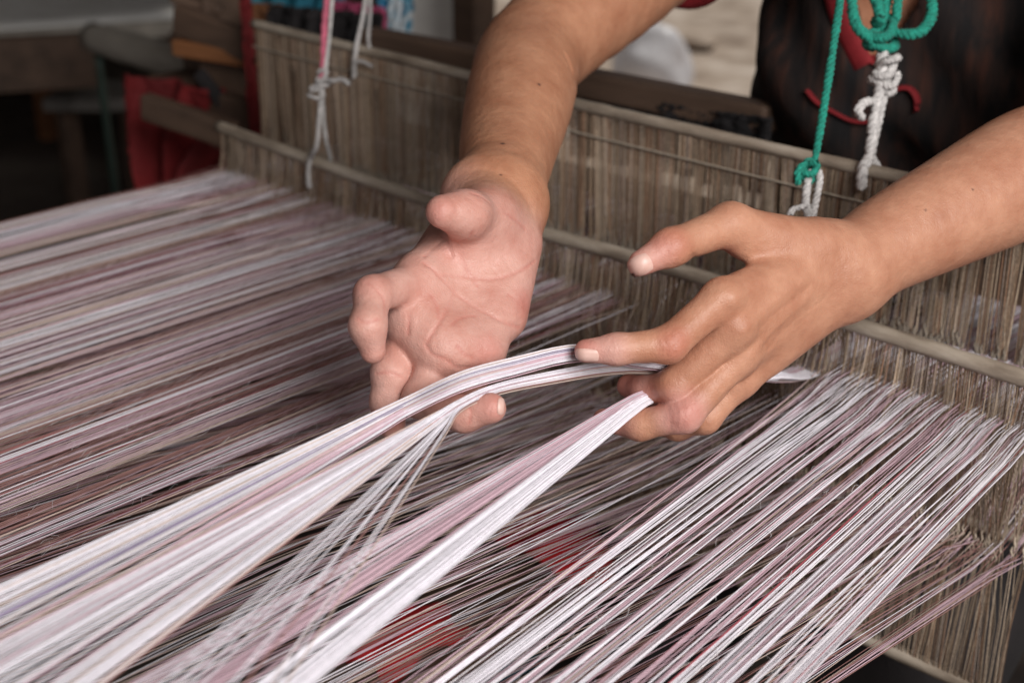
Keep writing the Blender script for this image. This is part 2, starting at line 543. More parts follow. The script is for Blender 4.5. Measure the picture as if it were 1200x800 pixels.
# colour order of the warp, in bands a few millimetres wide
xs_all = np.arange(XL, XR, 0.00098)
cols, band, k = [], WHITE, 0
left = 0
for x in xs_all:
    if left <= 0:
        left = int(rng.integers(2, 9))
        pw = [0.38, 0.20, 0.18, 0.06, 0.12, 0.06] if x > -0.6 else [0.14, 0.09, 0.24, 0.12, 0.17, 0.24]  # browner on the left: partly thread colour, partly light falloff painted in
        band = [WHITE, WHITE, MAUVE, MAUVE, BEIGE, BROWN][rng.choice(6, p=pw)]
    left -= 1
    c = band if rng.random() > 0.22 else [WHITE, MAUVE, BEIGE, DARKR][rng.choice(4, p=[0.4, 0.3, 0.2, 0.1])]
    cols.append(c * rng.uniform(0.85, 1.08))
cols = np.clip(np.array(cols), 0, 0.85)
n_thr = len(xs_all)
clump, slant = np.zeros(n_thr), np.zeros(n_thr)
i = 0
while i < n_thr:                                  # threads run in little clumps with gaps between
    w = int(rng.integers(3, 15))
    c = xs_all[i:i + w].mean()
    f = rng.uniform(0.15, 0.60) if c < -0.6 else rng.uniform(0.25, 0.78)
    clump[i:i + w] = (c - xs_all[i:i + w]) * f + rng.normal(0, 0.0016)
    slant[i:i + w] = rng.normal(0, 0.0040)
    i += w
Y0 = -0.75                                        # the back beam, behind the camera
HELD_L, HELD_R = -0.580, -0.418                   # threads that the hands have lifted
upper, lower = Tubes(), Tubes()
single = []


def pushed(x, y):
    """the threads next to the lifted ones are pushed aside"""
    t = np.clip((YF - y) / 0.46, 0, 1.6)
    if x > HELD_R:
        return (0.046 * math.exp(-(x - HELD_R) / 0.06) + 0.028 * (x - HELD_R) / (XR - HELD_R)) * t
    return -0.006 * math.exp((x - HELD_L) / 0.03) * t


for i, x in enumerate(xs_all):
    edge_ = max(0.0, min(1.0, (x - (HELD_L - 0.06)) / 0.06, (HELD_R + 0.02 - x) / 0.02))   # the lifted range has ragged edges
    held = rng.random() < edge_ ** 1.5
    stray = rng.random() < 0.2
    if held and rng.random() < 0.24:              # slack threads that stayed behind
        d = rng.normal(0, 0.006)
        zz = rng.uniform(0.735, 0.785)
        lower.add([(x + d, Y0, ZW), (x + d, 0.05, ZW - 0.003), (x + d * 0.8, 0.40, zz + (ZW - zz) * 0.55), (x + d * 0.3, 0.64, zz + 0.004), (x, YF, zz), (x, YR, ZW), (x, 1.02, 0.79)],
                  rng.uniform(0.00024, 0.00038), [WHITE, MAUVE, BEIGE][rng.integers(3)] * rng.uniform(0.85, 1.0), sides=5)
    if not held:
        z0 = ZW + rng.normal(0, 0.0013) + (rng.uniform(0.001, 0.003) if stray else 0)
        xe = x + rng.normal(0, 0.0003)
        dxb = rng.normal(0, 0.0035) if stray else clump[i] + rng.normal(0, 0.0002)
        wig = rng.normal(0, 0.0004)
        px_ = lambda y, k: x + dxb * k + slant[i] * (YF - y) + pushed(x, y)
        pts = [(px_(Y0, 0.9), Y0, z0), (px_(0.0, 1), 0.0, z0 + rng.normal(0, 0.0008)), (px_(0.3, 1) + wig, 0.30, z0 + rng.normal(0, 0.0008)),
               (px_(0.48, 0.92) - wig, 0.48, z0), (px_(0.62, 0.72), 0.62, z0 + rng.normal(0, 0.0005)), (px_(YF - 0.06, 0.35), YF - 0.06, ZW), (xe + dxb * 0.05, YF - 0.02, ZW), (xe, YF, ZW + 0.0006), (xe, YR, ZW + 0.001), (xe, 1.02, ZW - 0.004)]
        zj = rng.normal(0, 0.0022)
        pts[-5:-2] = [(px_(YF - 0.06, 0.35), YF - 0.06, ZW + zj * 0.3), (xe + dxb * 0.12, YF - 0.02, ZW + zj), (xe, YF, ZW + zj)]
        r = rng.uniform(0.00024, 0.00042) * (0.84 if x < -0.6 else 1.14) * (1.12 if cols[i][1] > 0.6 else 0.92)
        r = r * np.array([1, 1, 1, 1, 0.95, 0.80, 0.62, 0.55, 0.55, 0.55])
        if x > HELD_R:
            single.append((pts, r, cols[i]))
        else:
            upper.add(pts, r, cols[i], sides=5)
    # the partner thread of the lower layer
    if rng.random() < (0.42 if edge_ > 0.5 else 0.08):
        continue
    c = [WHITE, MAUVE, BEIGE, BROWN][rng.choice(4, p=[0.22, 0.26, 0.32, 0.20] if edge_ > 0.5 else [0.08, 0.36, 0.24, 0.32])] * rng.uniform(0.8, 1.02)
    x2 = x + 0.0005
    d = rng.normal(0, 0.0030) + clump[i] * 1.6
    pts = [(x2 + d, Y0, ZW - 0.003), (x2 + d, 0.10, ZW - 0.006 + rng.normal(0, 0.001)), (x2 + d * 0.9 + rng.normal(0, 0.0015), 0.40, 0.766 + rng.normal(0, 0.004)),
           (x2 + d * 0.4, YF - 0.05, 0.714 + rng.normal(0, 0.005)), (x2, YF, 0.706 + rng.normal(0, 0.004)), (x2, YR, 0.735), (x2, 1.02, 0.775)]
    lower.add(pts, rng.uniform(0.00024, 0.00036), c, sides=5)
tag(upper.build('upper_thread_layer', M_WARP, warp), kind='stuff')
tag(lower.build('lower_thread_layer', M_WARP, warp), kind='stuff')
for pts, r, c in single:
    T = Tubes()
    T.add(pts, r, c, sides=5)
    T.build('warp_thread', M_WARP, warp)


# lifted strands: each thread runs from the back beam through the fingers and on to the heddles
def exit_x(G, q):
    """x on the back beam such that the thread through G passes the direction of q"""
    n = np.cross(G - CC, ray(*q))
    return -(n[1] * (Y0 - CC[1]) + n[2] * (ZW - CC[2])) / n[0] + CC[0]


def strand(name, label, fan, via, n, width, ribbon, pal, tail, rad=0.00032, spread=None):
    """fan: two pixels at the frame edge between which the strand opens; via: points (x,y,depth) it is drawn through"""
    V = [P(*v) for v in via]
    xa, xb = exit_x(V[0], fan[0]), exit_x(V[0], fan[1])
    T = Tubes()
    rb = np.array(ribbon, dtype=float)
    rb /= np.linalg.norm(rb)
    for i in range(n):
        t = (i + 0.5) / n
        s = t - 0.5
        if i == 0 or rng.random() < 0.16:
            cl, tc, zc_ = rng.normal(0, 0.008), t, rng.normal(0, 0.003)
        ft = spread(0.6 * t + 0.4 * tc) if spread else 0.6 * t + 0.4 * tc
        xs = xa + (xb - xa) * ft + cl + rng.normal(0, 0.0025)
        jit = rng.normal(0, 0.00055, 3)
        mid = [v + rb * s * w + jit + np.array([0, 0, 0.0016 * math.cos(s * 3)]) for v, w in zip(V, width)]
        S = np.array([xs, Y0, ZW + zc_ + rng.normal(0, 0.002)])
        e = np.array(tail) + np.array([0.022 * s, 0, 0])
        pts = [S, S + (mid[0] - S) * 0.5, S + (mid[0] - S) * 0.85, S + (mid[0] - S) * 0.985] + mid + [e, e + np.array([0, 0.09, 0])]
        c = pal(t) * rng.uniform(0.78, 1.06)
        T.add(np.vstack([pts[:2], spline(pts[2:], 5)]), rng.uniform(0.85, 1.15) * rad, np.clip(c, 0, 0.88), sides=5)
    o = T.build(name, M_WARP, warp)
    o['label'] = label
    tag(o, kind='stuff')
    return o


def palA(t):
    if 0.36 < t < 0.50: return np.array((0.30, 0.25, 0.36))
    if rng.random() < 0.10: return BEIGE
    if t > 0.56: return MAUVE * 1.15 if rng.random() < 0.5 else WHITE
    return WHITE * 1.02


def palB(t):
    return WHITE * 1.03 if rng.random() < 0.72 else [MAUVE * 1.15, BEIGE, BROWN * 1.3][rng.integers(3)]


def palC(t):
    if t < 0.42: return MAUVE * 1.08 if rng.random() < 0.7 else WHITE
    return WHITE * 1.03


TAIL = ony(948, 433, YF)
strand('held_strand', 'white and mauve strand lying across the fingers of the upturned hand', ((0, 694), (0, 770)),
       [(478, 476, .684), (540, 447, .681), (600, 430, .690), (682, 413, .715), (760, 424, .738), (860, 436, .765)],
       100, [0.0095, 0.0090, 0.0085, 0.0075, 0.006, 0.006], (-CU - CF * 0.3), palA, TAIL)
strand('held_strand', 'bright white strand pinched at the ring finger of the upturned hand', ((0, 752), (350, 800)),
       [(537, 477, .675), (572, 460, .690), (640, 444, .712), (735, 430, .742), (860, 438, .772)],
       84, [0.0045, 0.004, 0.005, 0.006, 0.005], (-CU - CF * 0.3), palB, TAIL, spread=lambda t: 0.42 * t / 0.78 if t < 0.78 else 0.42 + 0.58 * (t - 0.78) / 0.22)
strand('held_strand', 'mauve and white strand drawn between the middle and ring fingers of the downturned hand', ((175, 800), (350, 800)),
       [(735, 480, .724), (760, 466, .738), (810, 460, .756), (890, 442, .775)],
       110, [0.010, 0.008, 0.006, 0.006], (CR * 0.75 - CU * 0.65), palC, TAIL, spread=lambda t: 0.70 * (t / 0.42) if t < 0.42 else 0.70 + 0.30 * (t - 0.42) / 0.58)

# loose lint and fibre ends standing off the threads
lint = Tubes()
for _ in range(1400):
    x, y = rng.uniform(-1.0, XR), rng.uniform(0.22, 0.74)
    if HELD_L < x < HELD_R + 0.02:
        continue
    L, a = rng.uniform(0.003, 0.011), rng.normal(0, 0.7)
    p = np.array((x + pushed(x, y), y, ZW + 0.0008))
    q = p + np.array((math.sin(a) * L, math.cos(a) * L, rng.uniform(0.0004, 0.0030)))
    m_ = (p + q) / 2 + rng.normal(0, 0.0012, 3)
    m_[2] = max(m_[2], ZW + 0.001)
    lint.add(spline([p, m_, q], 4), rng.uniform(0.00006, 0.00013), (0.72, 0.68, 0.70), sides=3)
tag(lint.build('lint', M_WARP, warp), kind='stuff')

# ------------------------------------------------------------------ loom frame
loom = empty('loom_frame', (-0.7, 1.1, 0), 'brown wooden frame of the loom behind the heddle frames', 'loom')
beam('breast_beam', (-1.62, 1.02, 0.775), (0.22, 1.02, 0.775), 0.07, 0.05, M_WOOD, loom, wob=0.001)
beam('back_beam', (-1.32, Y0 - 0.03, 0.772), (0.05, Y0 - 0.03, 0.772), 0.07, 0.05, M_WOOD, loom)
for x in (-1.32, 0.03):
    beam('back_post', (x, Y0 - 0.03, 0.0), (x, Y0 - 0.03, 0.86), 0.07, 0.07, M_WOOD, loom)
    beam('lower_rail', (x, Y0 + 0.005, 0.30), (x, 1.06, 0.30), 0.05, 0.06, M_WOOD, loom)
for x in (-1.60, 0.20):
    beam('front_post', (x, 1.09, 0.0), (x, 1.09, 1.75), 0.07, 0.07, M_WOOD, loom)
    beam('foot_tie', (-1.32 if x < -1 else 0.03, 1.09, 0.30), (x, 1.09, 0.30), 0.05, 0.06, M_WOOD, loom)
beam('overhead_beam', (-1.64, 1.09, 1.78), (0.24, 1.09, 1.78), 0.07, 0.06, M_WOOD, loom)
for x in (-1.02, -0.36):                                       # arms that carry the cords of the heddle frames
    beam('overhead_arm', (x, 0.60, 1.83), (x, 1.20, 1.83), 0.04, 0.04, M_WOOD, loom)
# boards nailed to the post at the left end
d0 = 1.72
beam('board', P(208, 22, d0), P(300, 58, d0 - 0.06), 0.02, 0.040, M_WOOD, loom)
beam('board', P(206, 55, d0 + 0.01), P(300, 70, d0 - 0.05), 0.02, 0.022, M_WOOD_O, loom)
beam('board', P(238, 90, d0 + 0.04), P(310, 112, d0), 0.02, 0.060, M_WOOD, loom)
beam('brace', P(232, 84, d0 + 0.0), P(284, 150, d0 + 0.02), 0.012, 0.018, M_BLACKCLOTH, loom)
beam('rail', P(200, -2, d0 + 0.1), P(262, 12, d0 + 0.1), 0.02, 0.012, M_WOOD, loom)
beam('lower_board', P(170, 124, 1.66), P(275, 160, 1.60), 0.02, 0.034, M_WOOD, loom)
beam('knee_beam', P(430, 46, 1.55), P(905, 140, 1.22), 0.03, 0.028, M_WOOD, loom)

# ------------------------------------------------------------------ cords that carry the heddle frames
CREAM, GREEN, ROSE = np.array((0.52, 0.50, 0.49)), np.array((0.008, 0.23, 0.165)), np.array((0.55, 0.13, 0.20))


def knot(name, c, r, col, parent, turns=2.2, axis=(0, 0, 1), rr=0.0022):
    """a lump of wound cord"""
    c = np.array(c)
    t = np.linspace(0, turns * 2 * math.pi, 26)
    ax = np.array(axis, dtype=float); ax /= np.linalg.norm(ax)
    a = np.cross(ax, (0.31, 0.77, 0.2)); a /= np.linalg.norm(a)
    b = np.cross(ax, a)
    p = c + r * (np.cos(t)[:, None] * a + np.sin(t)[:, None] * b) * (0.75 + 0.25 * np.sin(t * 1.7))[:, None] + ax * (np.linspace(-1, 1, 26) * r * 1.2 + 0.3 * r * np.sin(t * 1.3))[:, None]
    return rope(name, p, rr, col, M_ROPE, parent, pitch=0.008, n=3)


def bar_pt(x, Y, zf, dy=0.0, dz=0.0):
    return np.array((x, Y + dy, float(zf(np.array(x))) + dz))


# left pair
fl = ony(374, 190, YF)
c1 = empty('hanging_cord', bar_pt(fl[0], YF, fbar_z), 'pink cord knotted to white string, holding the left end of the lower heddle frame', 'cord', 'cords carrying the heddle frames')
top1 = np.array((-1.02, 0.70, 1.85))
k1 = P(378, 92, 1.235)
rope('pink_cord', [top1, P(383, -30, 1.24), P(380, 40, 1.238), k1], 0.0042, ROSE, M_ROPE, c1)
rope('white_cord', [top1 + (0.008, 0, 0), P(388, -30, 1.236), P(387, 30, 1.234), P(381, 85, 1.234)], 0.0022, CREAM, M_ROPE, c1)
knot('knot', k1, 0.0065, CREAM * 0.8, c1, 2.5)
knot('knot', P(371, 108, 1.235), 0.007, CREAM * 0.75, c1, 1.6, (0.3, 0, 1))
rope('tail', [k1, P(390, 95, 1.228), P(400, 93, 1.226), P(409, 98, 1.225)], 0.0030, CREAM * 0.75, M_ROPE, c1)
fb = bar_pt(fl[0], YF, fbar_z)
rope('white_loop', [k1, P(375, 130, 1.243), P(371, 170, 1.247), fb + (-0.004, -0.008, 0.004), fb + (-0.006, -0.010, -0.012), fb + (-0.006, -0.009, -0.024)], 0.0028, CREAM * 0.85, M_ROPE, c1)
rope('white_loop', [k1, P(379, 130, 1.25), P(382, 165, 1.255), fb + (0.010, 0.006, 0.003), fb + (0.009, 0.004, -0.006)], 0.0024, CREAM * 0.7, M_ROPE, c1)

rl = ony(427, 60, YR)
c2 = empty('hanging_cord', bar_pt(rl[0], YR, rbar_z), 'white double cord looped round the left end of the taller heddle frame', 'cord', 'cords carrying the heddle frames')
rb_ = bar_pt(rl[0], YR, rbar_z)
top2 = np.array((-1.02, 0.98, 1.85))
rope('white_cord', [top2, P(430, -40, 1.345), P(427, 10, 1.335), rb_ + (-0.004, -0.007, 0.003), rb_ + (-0.006, -0.009, -0.012), rb_ + (-0.008, -0.008, -0.026)], 0.0024, CREAM, M_ROPE, c2)
rope('white_cord', [top2 + (0.01, 0, 0), P(432, -40, 1.35), P(434, 10, 1.34), rb_ + (0.010, -0.002, 0.006), rb_ + (0.011, 0.003, -0.004)], 0.0022, CREAM * 0.9, M_ROPE, c2)
rope('white_loop', [rb_ + (-0.008, -0.009, -0.028), rb_ + (-0.004, -0.010, -0.012), rb_ + (0.004, -0.009, -0.009), rb_ + (0.02, -0.008, -0.012)], 0.0024, CREAM * 0.8, M_ROPE, c2)

# right pair
g0 = P(950, 205, 0.905)
fx = float(ony(936, 362, YF)[0])
fr = np.array((fx, YF, float(fbar_z(np.array(fx)))))
c3 = empty('hanging_cord', fr, 'taut green cord knotted to a white loop on the lower heddle frame', 'cord', 'cords carrying the heddle frames')
rope('green_cord', [(-0.36, 0.70, 1.85), P(986, -10, 0.90), P(968, 110, 0.903), P(955, 188, 0.905)], 0.0034, GREEN, M_ROPE, c3)
knot('green_knot', P(948, 200, 0.903), 0.0062, GREEN, c3, 2.4, (0.5, 0.2, 1), 0.0030)
rope('green_end', [P(953, 190, 0.902), P(938, 196, 0.898), P(934, 207, 0.897), P(936, 216, 0.898)], 0.0030, GREEN, M_ROPE, c3)
rope('white_loop', [P(953, 196, 0.905), P(960, 205, 0.904), P(957, 230, 0.906), P(951, 256, 0.91), fr + (0.004, -0.006, 0.003), fr + (0.004, -0.008, -0.012)], 0.0038, CREAM, M_ROPE, c3)
rope('white_loop', [P(948, 200, 0.903), P(946, 215, 0.901), P(944, 240, 0.903), P(948, 258, 0.91), fr + (-0.006, 0.005, 0.003), fr + (-0.006, 0.006, -0.01)], 0.0038, CREAM * 0.92, M_ROPE, c3)
rope('white_end', [P(946, 240, 0.902), P(938, 243, 0.899), P(928, 246, 0.897), P(926, 252, 0.897)], 0.0026, CREAM * 0.8, M_ROPE, c3)

rr_ = ony(1016, 206, YR)
rb2 = bar_pt(rr_[0], YR, rbar_z)
dr = float((rb2 - CC) @ CF)
c4 = empty('hanging_cord', rb2, 'green cord tied in a bow to a knotted white cord on the taller heddle frame', 'cord', 'cords carrying the heddle frames')
rope('white_cord', [P(1034, 62, dr - 0.006), P(1032, 95, dr - 0.006), P(1024, 140, dr - 0.004), P(1018, 185, dr - 0.006), rb2 + (0, -0.008, 0.002), rb2 + (0.001, -0.008, -0.012)], 0.0045, CREAM * 1.05, M_ROPE, c4, pitch=0.016)
rope('white_cord', [P(1038, 62, dr), P(1040, 90, dr - 0.002), P(1030, 140, dr), P(1022, 185, dr), rb2 + (0.004, 0.007, 0.002), rb2 + (0.004, 0.006, -0.010)], 0.0036, CREAM, M_ROPE, c4, pitch=0.016)
knot('white_knot', P(1037, 84, dr - 0.004), 0.0085, CREAM * 1.05, c4, 2.6, (0.1, 0, 1), 0.0038)
knot('white_knot', P(1041, 100, dr - 0.004), 0.0060, CREAM, c4, 1.8, (0.5, 0, 1), 0.0032)
rope('white_end', [P(1030, 122, dr - 0.004), P(1017, 119, dr - 0.008), P(1008, 125, dr - 0.010), P(1006, 133, dr - 0.010), P(1012, 139, dr - 0.009)], 0.0036, CREAM * 1.05, M_ROPE, c4)
rope('green_cord', [(-0.36, 0.98, 1.85), P(1050, -60, dr), P(1041, -10, dr - 0.002), P(1036, 20, dr - 0.004), P(1033, 54, dr - 0.006)], 0.0046, GREEN, M_ROPE, c4)
knot('green_knot', P(1035, 40, dr - 0.006), 0.0105, GREEN, c4, 2.3, (0.1, 0, 1), 0.0046)
rope('green_bow', [P(1022, 46, dr - 0.010), P(1006, 34, dr - 0.014), P(999, 14, dr - 0.016), P(1000, -12, dr - 0.014), P(1012, -30, dr - 0.01), P(1026, 0, dr - 0.008), P(1034, 28, dr - 0.008)], 0.0050, GREEN, M_ROPE, c4)
rope('green_bow', [P(1042, 36, dr - 0.010), P(1058, 40, dr - 0.014), P(1078, 38, dr - 0.016), P(1091, 20, dr - 0.016), P(1090, -6, dr - 0.014), P(1076, -28, dr - 0.012), P(1056, -14, dr - 0.01), P(1050, 24, dr - 0.01)], 0.0046, GREEN, M_ROPE, c4)


# ------------------------------------------------------------------ cloths
def cloth(name, a, b, drop, mat, label, cat='cloth', group=None, folds=7, amp=0.02, seed=1, taper=0.0, thick=0.004, back=None, parent=None, twist=0.0):
    """a cloth hung over the line a-b: gathered folds, hanging down 'drop' (two values: at a and at b)"""
    r = np.random.default_rng(seed)
    a, b = np.array(a), np.array(b)
    nu, nv = 60, 34
    u = np.linspace(0, 1, nu)
    ph = np.cumsum(r.uniform(0.5, 1.5, nu)) / nu * folds * 2 * math.pi
    h = b - a
    side = np.cross(h, (0, 0, 1)); side /= np.linalg.norm(side)
    v = np.zeros((nu, nv, 3))
    for j in range(nv):
        s = j / (nv - 1)
        w = 1 - taper * s
        uu = 0.5 + (u - 0.5) * w
        base = a + h * uu[:, None]
        dr_ = drop[0] + (drop[1] - drop[0]) * u
        base[:, 2] -= dr_ * s
        am = amp * (0.25 + 0.75 * s)
        base += side * (am * np.sin(ph + s * 1.4 + twist * s * u * 6) + 0.4 * am * np.sin(ph * 2.3 + s * 3))[:, None]
        base += 0.002 * r.standard_normal((nu, 1)) * side
        v[:, j] = base
    i = (np.arange(nu - 1)[:, None] * nv + np.arange(nv - 1)[None]).ravel()
    me = mesh_np(name, v.reshape(-1, 3), np.stack([i, i + nv, i + nv + 1, i + 1], -1))
    o = link_mesh(name, me, mat, parent)
    md = o.modifiers.new('thickness', 'SOLIDIFY')
    md.thickness = thick
    md.offset = 0
    if label:
        tag(o, label, cat, group)
    return o


cloth('red_cloth', P(148, 86, 1.78), P(258, 106, 1.72), (0.17, 0.14), M_RED, 'red cloth hanging behind the wooden board at the end of the loom', folds=1.6, amp=0.04, seed=3, taper=0.42, twist=1.4)
cloth('red_strip', P(283, -6, 1.60), P(292, -4, 1.598), (0.20, 0.20), M_RED, 'narrow red strip hanging beside the end of the taller heddle frame', 'cloth strip', folds=2, amp=0.006, seed=5)
cloth('teal_cloth', P(262, -30, 1.9), P(400, -26, 1.82), (0.055, 0.05), M_TEAL, 'teal cloth folded over the rail behind the taller heddle frame', folds=5, amp=0.012, seed=8)
cloth('orange_cloth', P(290, 4, 1.78), P(330, 6, 1.76), (0.05, 0.05), M_WOOD_O, 'small orange cloth beside the narrow red strip', folds=2, amp=0.008, seed=18)
cloth('black_cloth', P(318, 6, 1.70), P(450, 18, 1.55), (0.085, 0.075), M_BLACKCLOTH, 'black cloth draped behind the taller heddle frame', folds=5, amp=0.02, seed=9)
cloth('pink_cloth', P(392, 2, 1.66), P(448, 10, 1.60), (0.022, 0.025), M_PINK, 'pink cloth edge above the black cloth', folds=3, amp=0.008, seed=11)
cloth('blue_cloth', P(446, -14, 1.75), P(484, -10, 1.72), (0.075, 0.065), M_CHECK, 'blue and white patterned cloth hanging beside the pale board', folds=3, amp=0.016, seed=13, taper=0.35)
cloth('brown_cloth', P(672, 104, 1.36), P(905, 140, 1.20), (0.07, 0.07), M_BLACKCLOTH, 'dark woven cloth wound down from the beam in front of the weaver', folds=4, amp=0.006, seed=15)


# red and blue cloths on the floor, glimpsed through the warp
def heap(name, c, size, mat, label, seed):
    r = np.random.default_rng(seed)
    n = 48
    g = np.linspace(-1, 1, n)
    X, Y = np.meshgrid(g, g, indexing='ij')
    R2 = X ** 2 + Y ** 2
    k = r.uniform(-6, 6, (7, 2)); ph = r.uniform(0, 6, 7)
    F = sum(np.abs(np.sin(X * a + Y * b + p)) for (a, b), p in zip(k, ph)) / 7
    Z = np.clip(1.15 - R2, 0.0, 1) ** 0.7 * (0.35 + 0.65 * F)
    th = np.arctan2(Y, X)
    sc_ = 1 + 0.12 * np.sin(th * 5 + seed)
    v = np.stack([c[0] + X * size[0] * sc_, c[1] + Y * size[1] * sc_, c[2] + 0.004 + Z * size[2]], -1).reshape(-1, 3)
    i = (np.arange(n - 1)[:, None] * n + np.arange(n - 1)[None]).ravel()
    me = mesh_np(name, v, np.stack([i, i + n, i + n + 1, i + 1], -1))
    return tag(link_mesh(name, me, mat), label, 'cloth')


q1, q2 = onz(662, 645, 0.50), onz(478, 755, 0.50)
M_REDB = noise_mat('bright_red_cloth', [(0.3, (0.50, 0.010, 0.014)), (0.7, (0.70, 0.022, 0.028))], 9, (1, 1, 1), 0.85, 0.3, 300)
heap('red_cloth', q1, (0.060, 0.042, 0.050), M_REDB, 'crumpled red cloth under the gap in the warp', 3)
heap('red_cloth', q2, (0.030, 0.050, 0.03), M_REDB, 'smaller red rag under the held white strand', 5)
tr = empty('low_trestle', (*((q1 + q2) / 2)[:2], 0), 'dark low trestle under the warp with red rags lying on it', 'trestle')
dq = (q1 - q2) / np.linalg.norm(q1 - q2)
ea, eb = q2 - dq * 0.15, q1 + dq * 0.15
beam('plank', ea - (0, 0, 0.010), eb - (0, 0, 0.010), 0.10, 0.022, M_WOOD, tr)
for p in (ea + dq * 0.05, eb - dq * 0.05):
    beam('leg', (p[0], p[1], 0.0), (p[0], p[1], 0.479), 0.04, 0.04, M_WOOD, tr)
q = onz(590, 775, 0.02)
heap('blue_cloth', q, (0.05, 0.05, 0.03), M_TEAL, 'small blue rag on the floor beneath the warp', 6)

# ------------------------------------------------------------------ neighbouring loom and shed clutter
nb = empty('neighbour_loom', (-2.6, 2.0, 0), 'dim neighbouring loom with pale cloth stretched across it', 'loom')


def plate(name, corners, th, mat, parent):
    c = np.array(corners, dtype=float)
    nrm = np.cross(c[1] - c[0], c[3] - c[0]); nrm /= np.linalg.norm(nrm)
    n = 12
    g = np.linspace(0, 1, n)
    v = []
    for a in g:
        for b in g:
            p = (c[0] * (1 - a) + c[1] * a) * (1 - b) + (c[3] * (1 - a) + c[2] * a) * b
            v.append(p - np.array([0, 0, 0.02 * math.sin(a * math.pi) * math.sin(b * math.pi)]))
    v = np.array(v)
    i = (np.arange(n - 1)[:, None] * n + np.arange(n - 1)[None]).ravel()
    me = mesh_np(name, v, np.stack([i, i + n, i + n + 1, i + 1], -1))
    o = link_mesh(name, me, mat, parent)
    md = o.modifiers.new('thickness', 'SOLIDIFY'); md.thickness = th
    return o


a_, b_ = P(-150, 44, 3.1), P(206, 20, 3.3)
back_ = np.array((-0.55, 1.1, 0.10))
plate('stretched_cloth', [a_, b_, b_ + back_, a_ + back_], 0.008, M_PALE, nb)
beam('cloth_beam', a_ - (0, 0, 0.025), b_ - (0, 0, 0.025), 0.05, 0.04, M_WOOD_P, nb)
for p in (a_, b_, b_ + back_):
    beam('post', (p[0], p[1], 0.0), (p[0], p[1], p[2] - 0.03), 0.06, 0.06, M_WOOD, nb)
beam('side_panel', P(-140, 84, 3.05), P(112, 70, 3.2), 0.04, 0.13, M_WOOD, nb)
pole_a, pole_b = P(110, 44, 2.55), P(244, 84, 2.2)
o = rod('bamboo_pole', [pole_a, (pole_a + pole_b) / 2, pole_b], 0.030, M_WOOD_P)
tag(o, 'thick pale pole lying across the stand behind the red cloth', 'pole')
st = empty('pole_stand', (*pole_a[:2], 0), 'dark green stand holding up the pale pole', 'stand')
g_ = pole_a * 0.98 + pole_b * 0.02
rod('upright', [(g_[0], g_[1], 0.0), (g_[0], g_[1], 0.4), (g_[0], g_[1], g_[2] - 0.028)], 0.008, M_GREENPOLE, st)
rod('foot', [(g_[0] - 0.16, g_[1] - 0.1, 0.02), (g_[0], g_[1], 0.03), (g_[0] + 0.16, g_[1] + 0.1, 0.02)], 0.014, M_GREENPOLE, st)
g2 = pole_b * 0.95 + pole_a * 0.05
rod('upright', [(g2[0], g2[1], 0.0), (g2[0], g2[1], 0.4), (g2[0], g2[1], g2[2] - 0.028)], 0.014, M_GREENPOLE, st)

# a low pale bench and a reddish post in the dim corner
bl = empty('low_bench', onz(118, 135, 0.3), 'low pale bench standing in the dim shed beyond the green stand', 'bench')
p0, p1 = onz(66, 112, 0.36), onz(160, 112, 0.36)
beam('seat', p0, p1, 0.24, 0.035, M_WOOD_G, bl)
for p in (p0 * 0.9 + p1 * 0.1, p0 * 0.1 + p1 * 0.9):
    beam('leg', (p[0], p[1], 0), (p[0], p[1], 0.343), 0.05, 0.05, M_WOOD, bl)
q = onz(62, 165, 0.01)
tag(beam('stool_leg', (q[0], q[1], 0), (q[0], q[1], 0.42), 0.07, 0.07, M_WOOD_O), 'short reddish wooden post beside the low bench', 'post')

# things in the yard behind the weaver
q = onz(556, 66, 0.0)
pb = P(556, 62, 2.3)
tag(beam('shed_post', (pb[0], pb[1], 0), (pb[0], pb[1], 2.55), 0.055, 0.055, M_WOOD), 'dark shed post rising behind the weaver\'s elbow', 'post')
bd = empty('pale_board', (*P(515, 30, 2.6)[:2], 0), 'pale board leaning behind the dark shed post', 'board')
pa, pc = P(478, 20, 2.62), P(552, 20, 2.5)
beam('panel', (pa + pc) / 2 - (0, 0, 0.55), (pa + pc) / 2 + (0, 0, 0.18), float(np.linalg.norm(pc - pa)), 0.02, M_PALE, bd, roll=math.radians(43))
beam('foot', ((pa + pc) / 2)[:2].tolist() + [0], ((pa + pc) / 2)[:2].tolist() + [float(pa[2]) - 0.5], 0.04, 0.04, M_WOOD_P, bd)


def lump(name, c, size, mat, label, cat, seed):
    bm = bmesh.new()
    bmesh.ops.create_icosphere(bm, subdivisions=4, radius=1)
    r = np.random.default_rng(seed)
    ks = r.uniform(-5, 5, (9, 3)); ph = r.uniform(0, 6, 9)
    for v in bm.verts:
        p = np.array(v.co)
        f = 1 + 0.10 * sum(math.sin(float(p @ k) + h) for k, h in zip(ks, ph)) / 3
        z = max(p[2], -0.55) * f
        v.co = Vector((c[0] + p[0] * f * size[0], c[1] + p[1] * f * size[1], c[2] + (z + 0.55) * size[2]))
    me = bpy.data.meshes.new(name)
    bm.to_mesh(me); bm.free()
    return tag(link_mesh(name, me, mat), label, cat)


q = onz(762, 112, 0.0)
lump('plastic_bag', (q[0], q[1], 0.0), (0.17, 0.15, 0.20), M_BAG, 'white plastic bag standing on the sandy yard behind the weaver', 'bag', 4)
q = onz(795, 46, 0.0)
lump('stone', (q[0], q[1], -0.02), (0.22, 0.15, 0.05), M_YARD, 'flat pale stone on the sandy yard beyond the plastic bag', 'stone', 9)

# ------------------------------------------------------------------ signed distance modelling for the weaver
F32 = np.float32


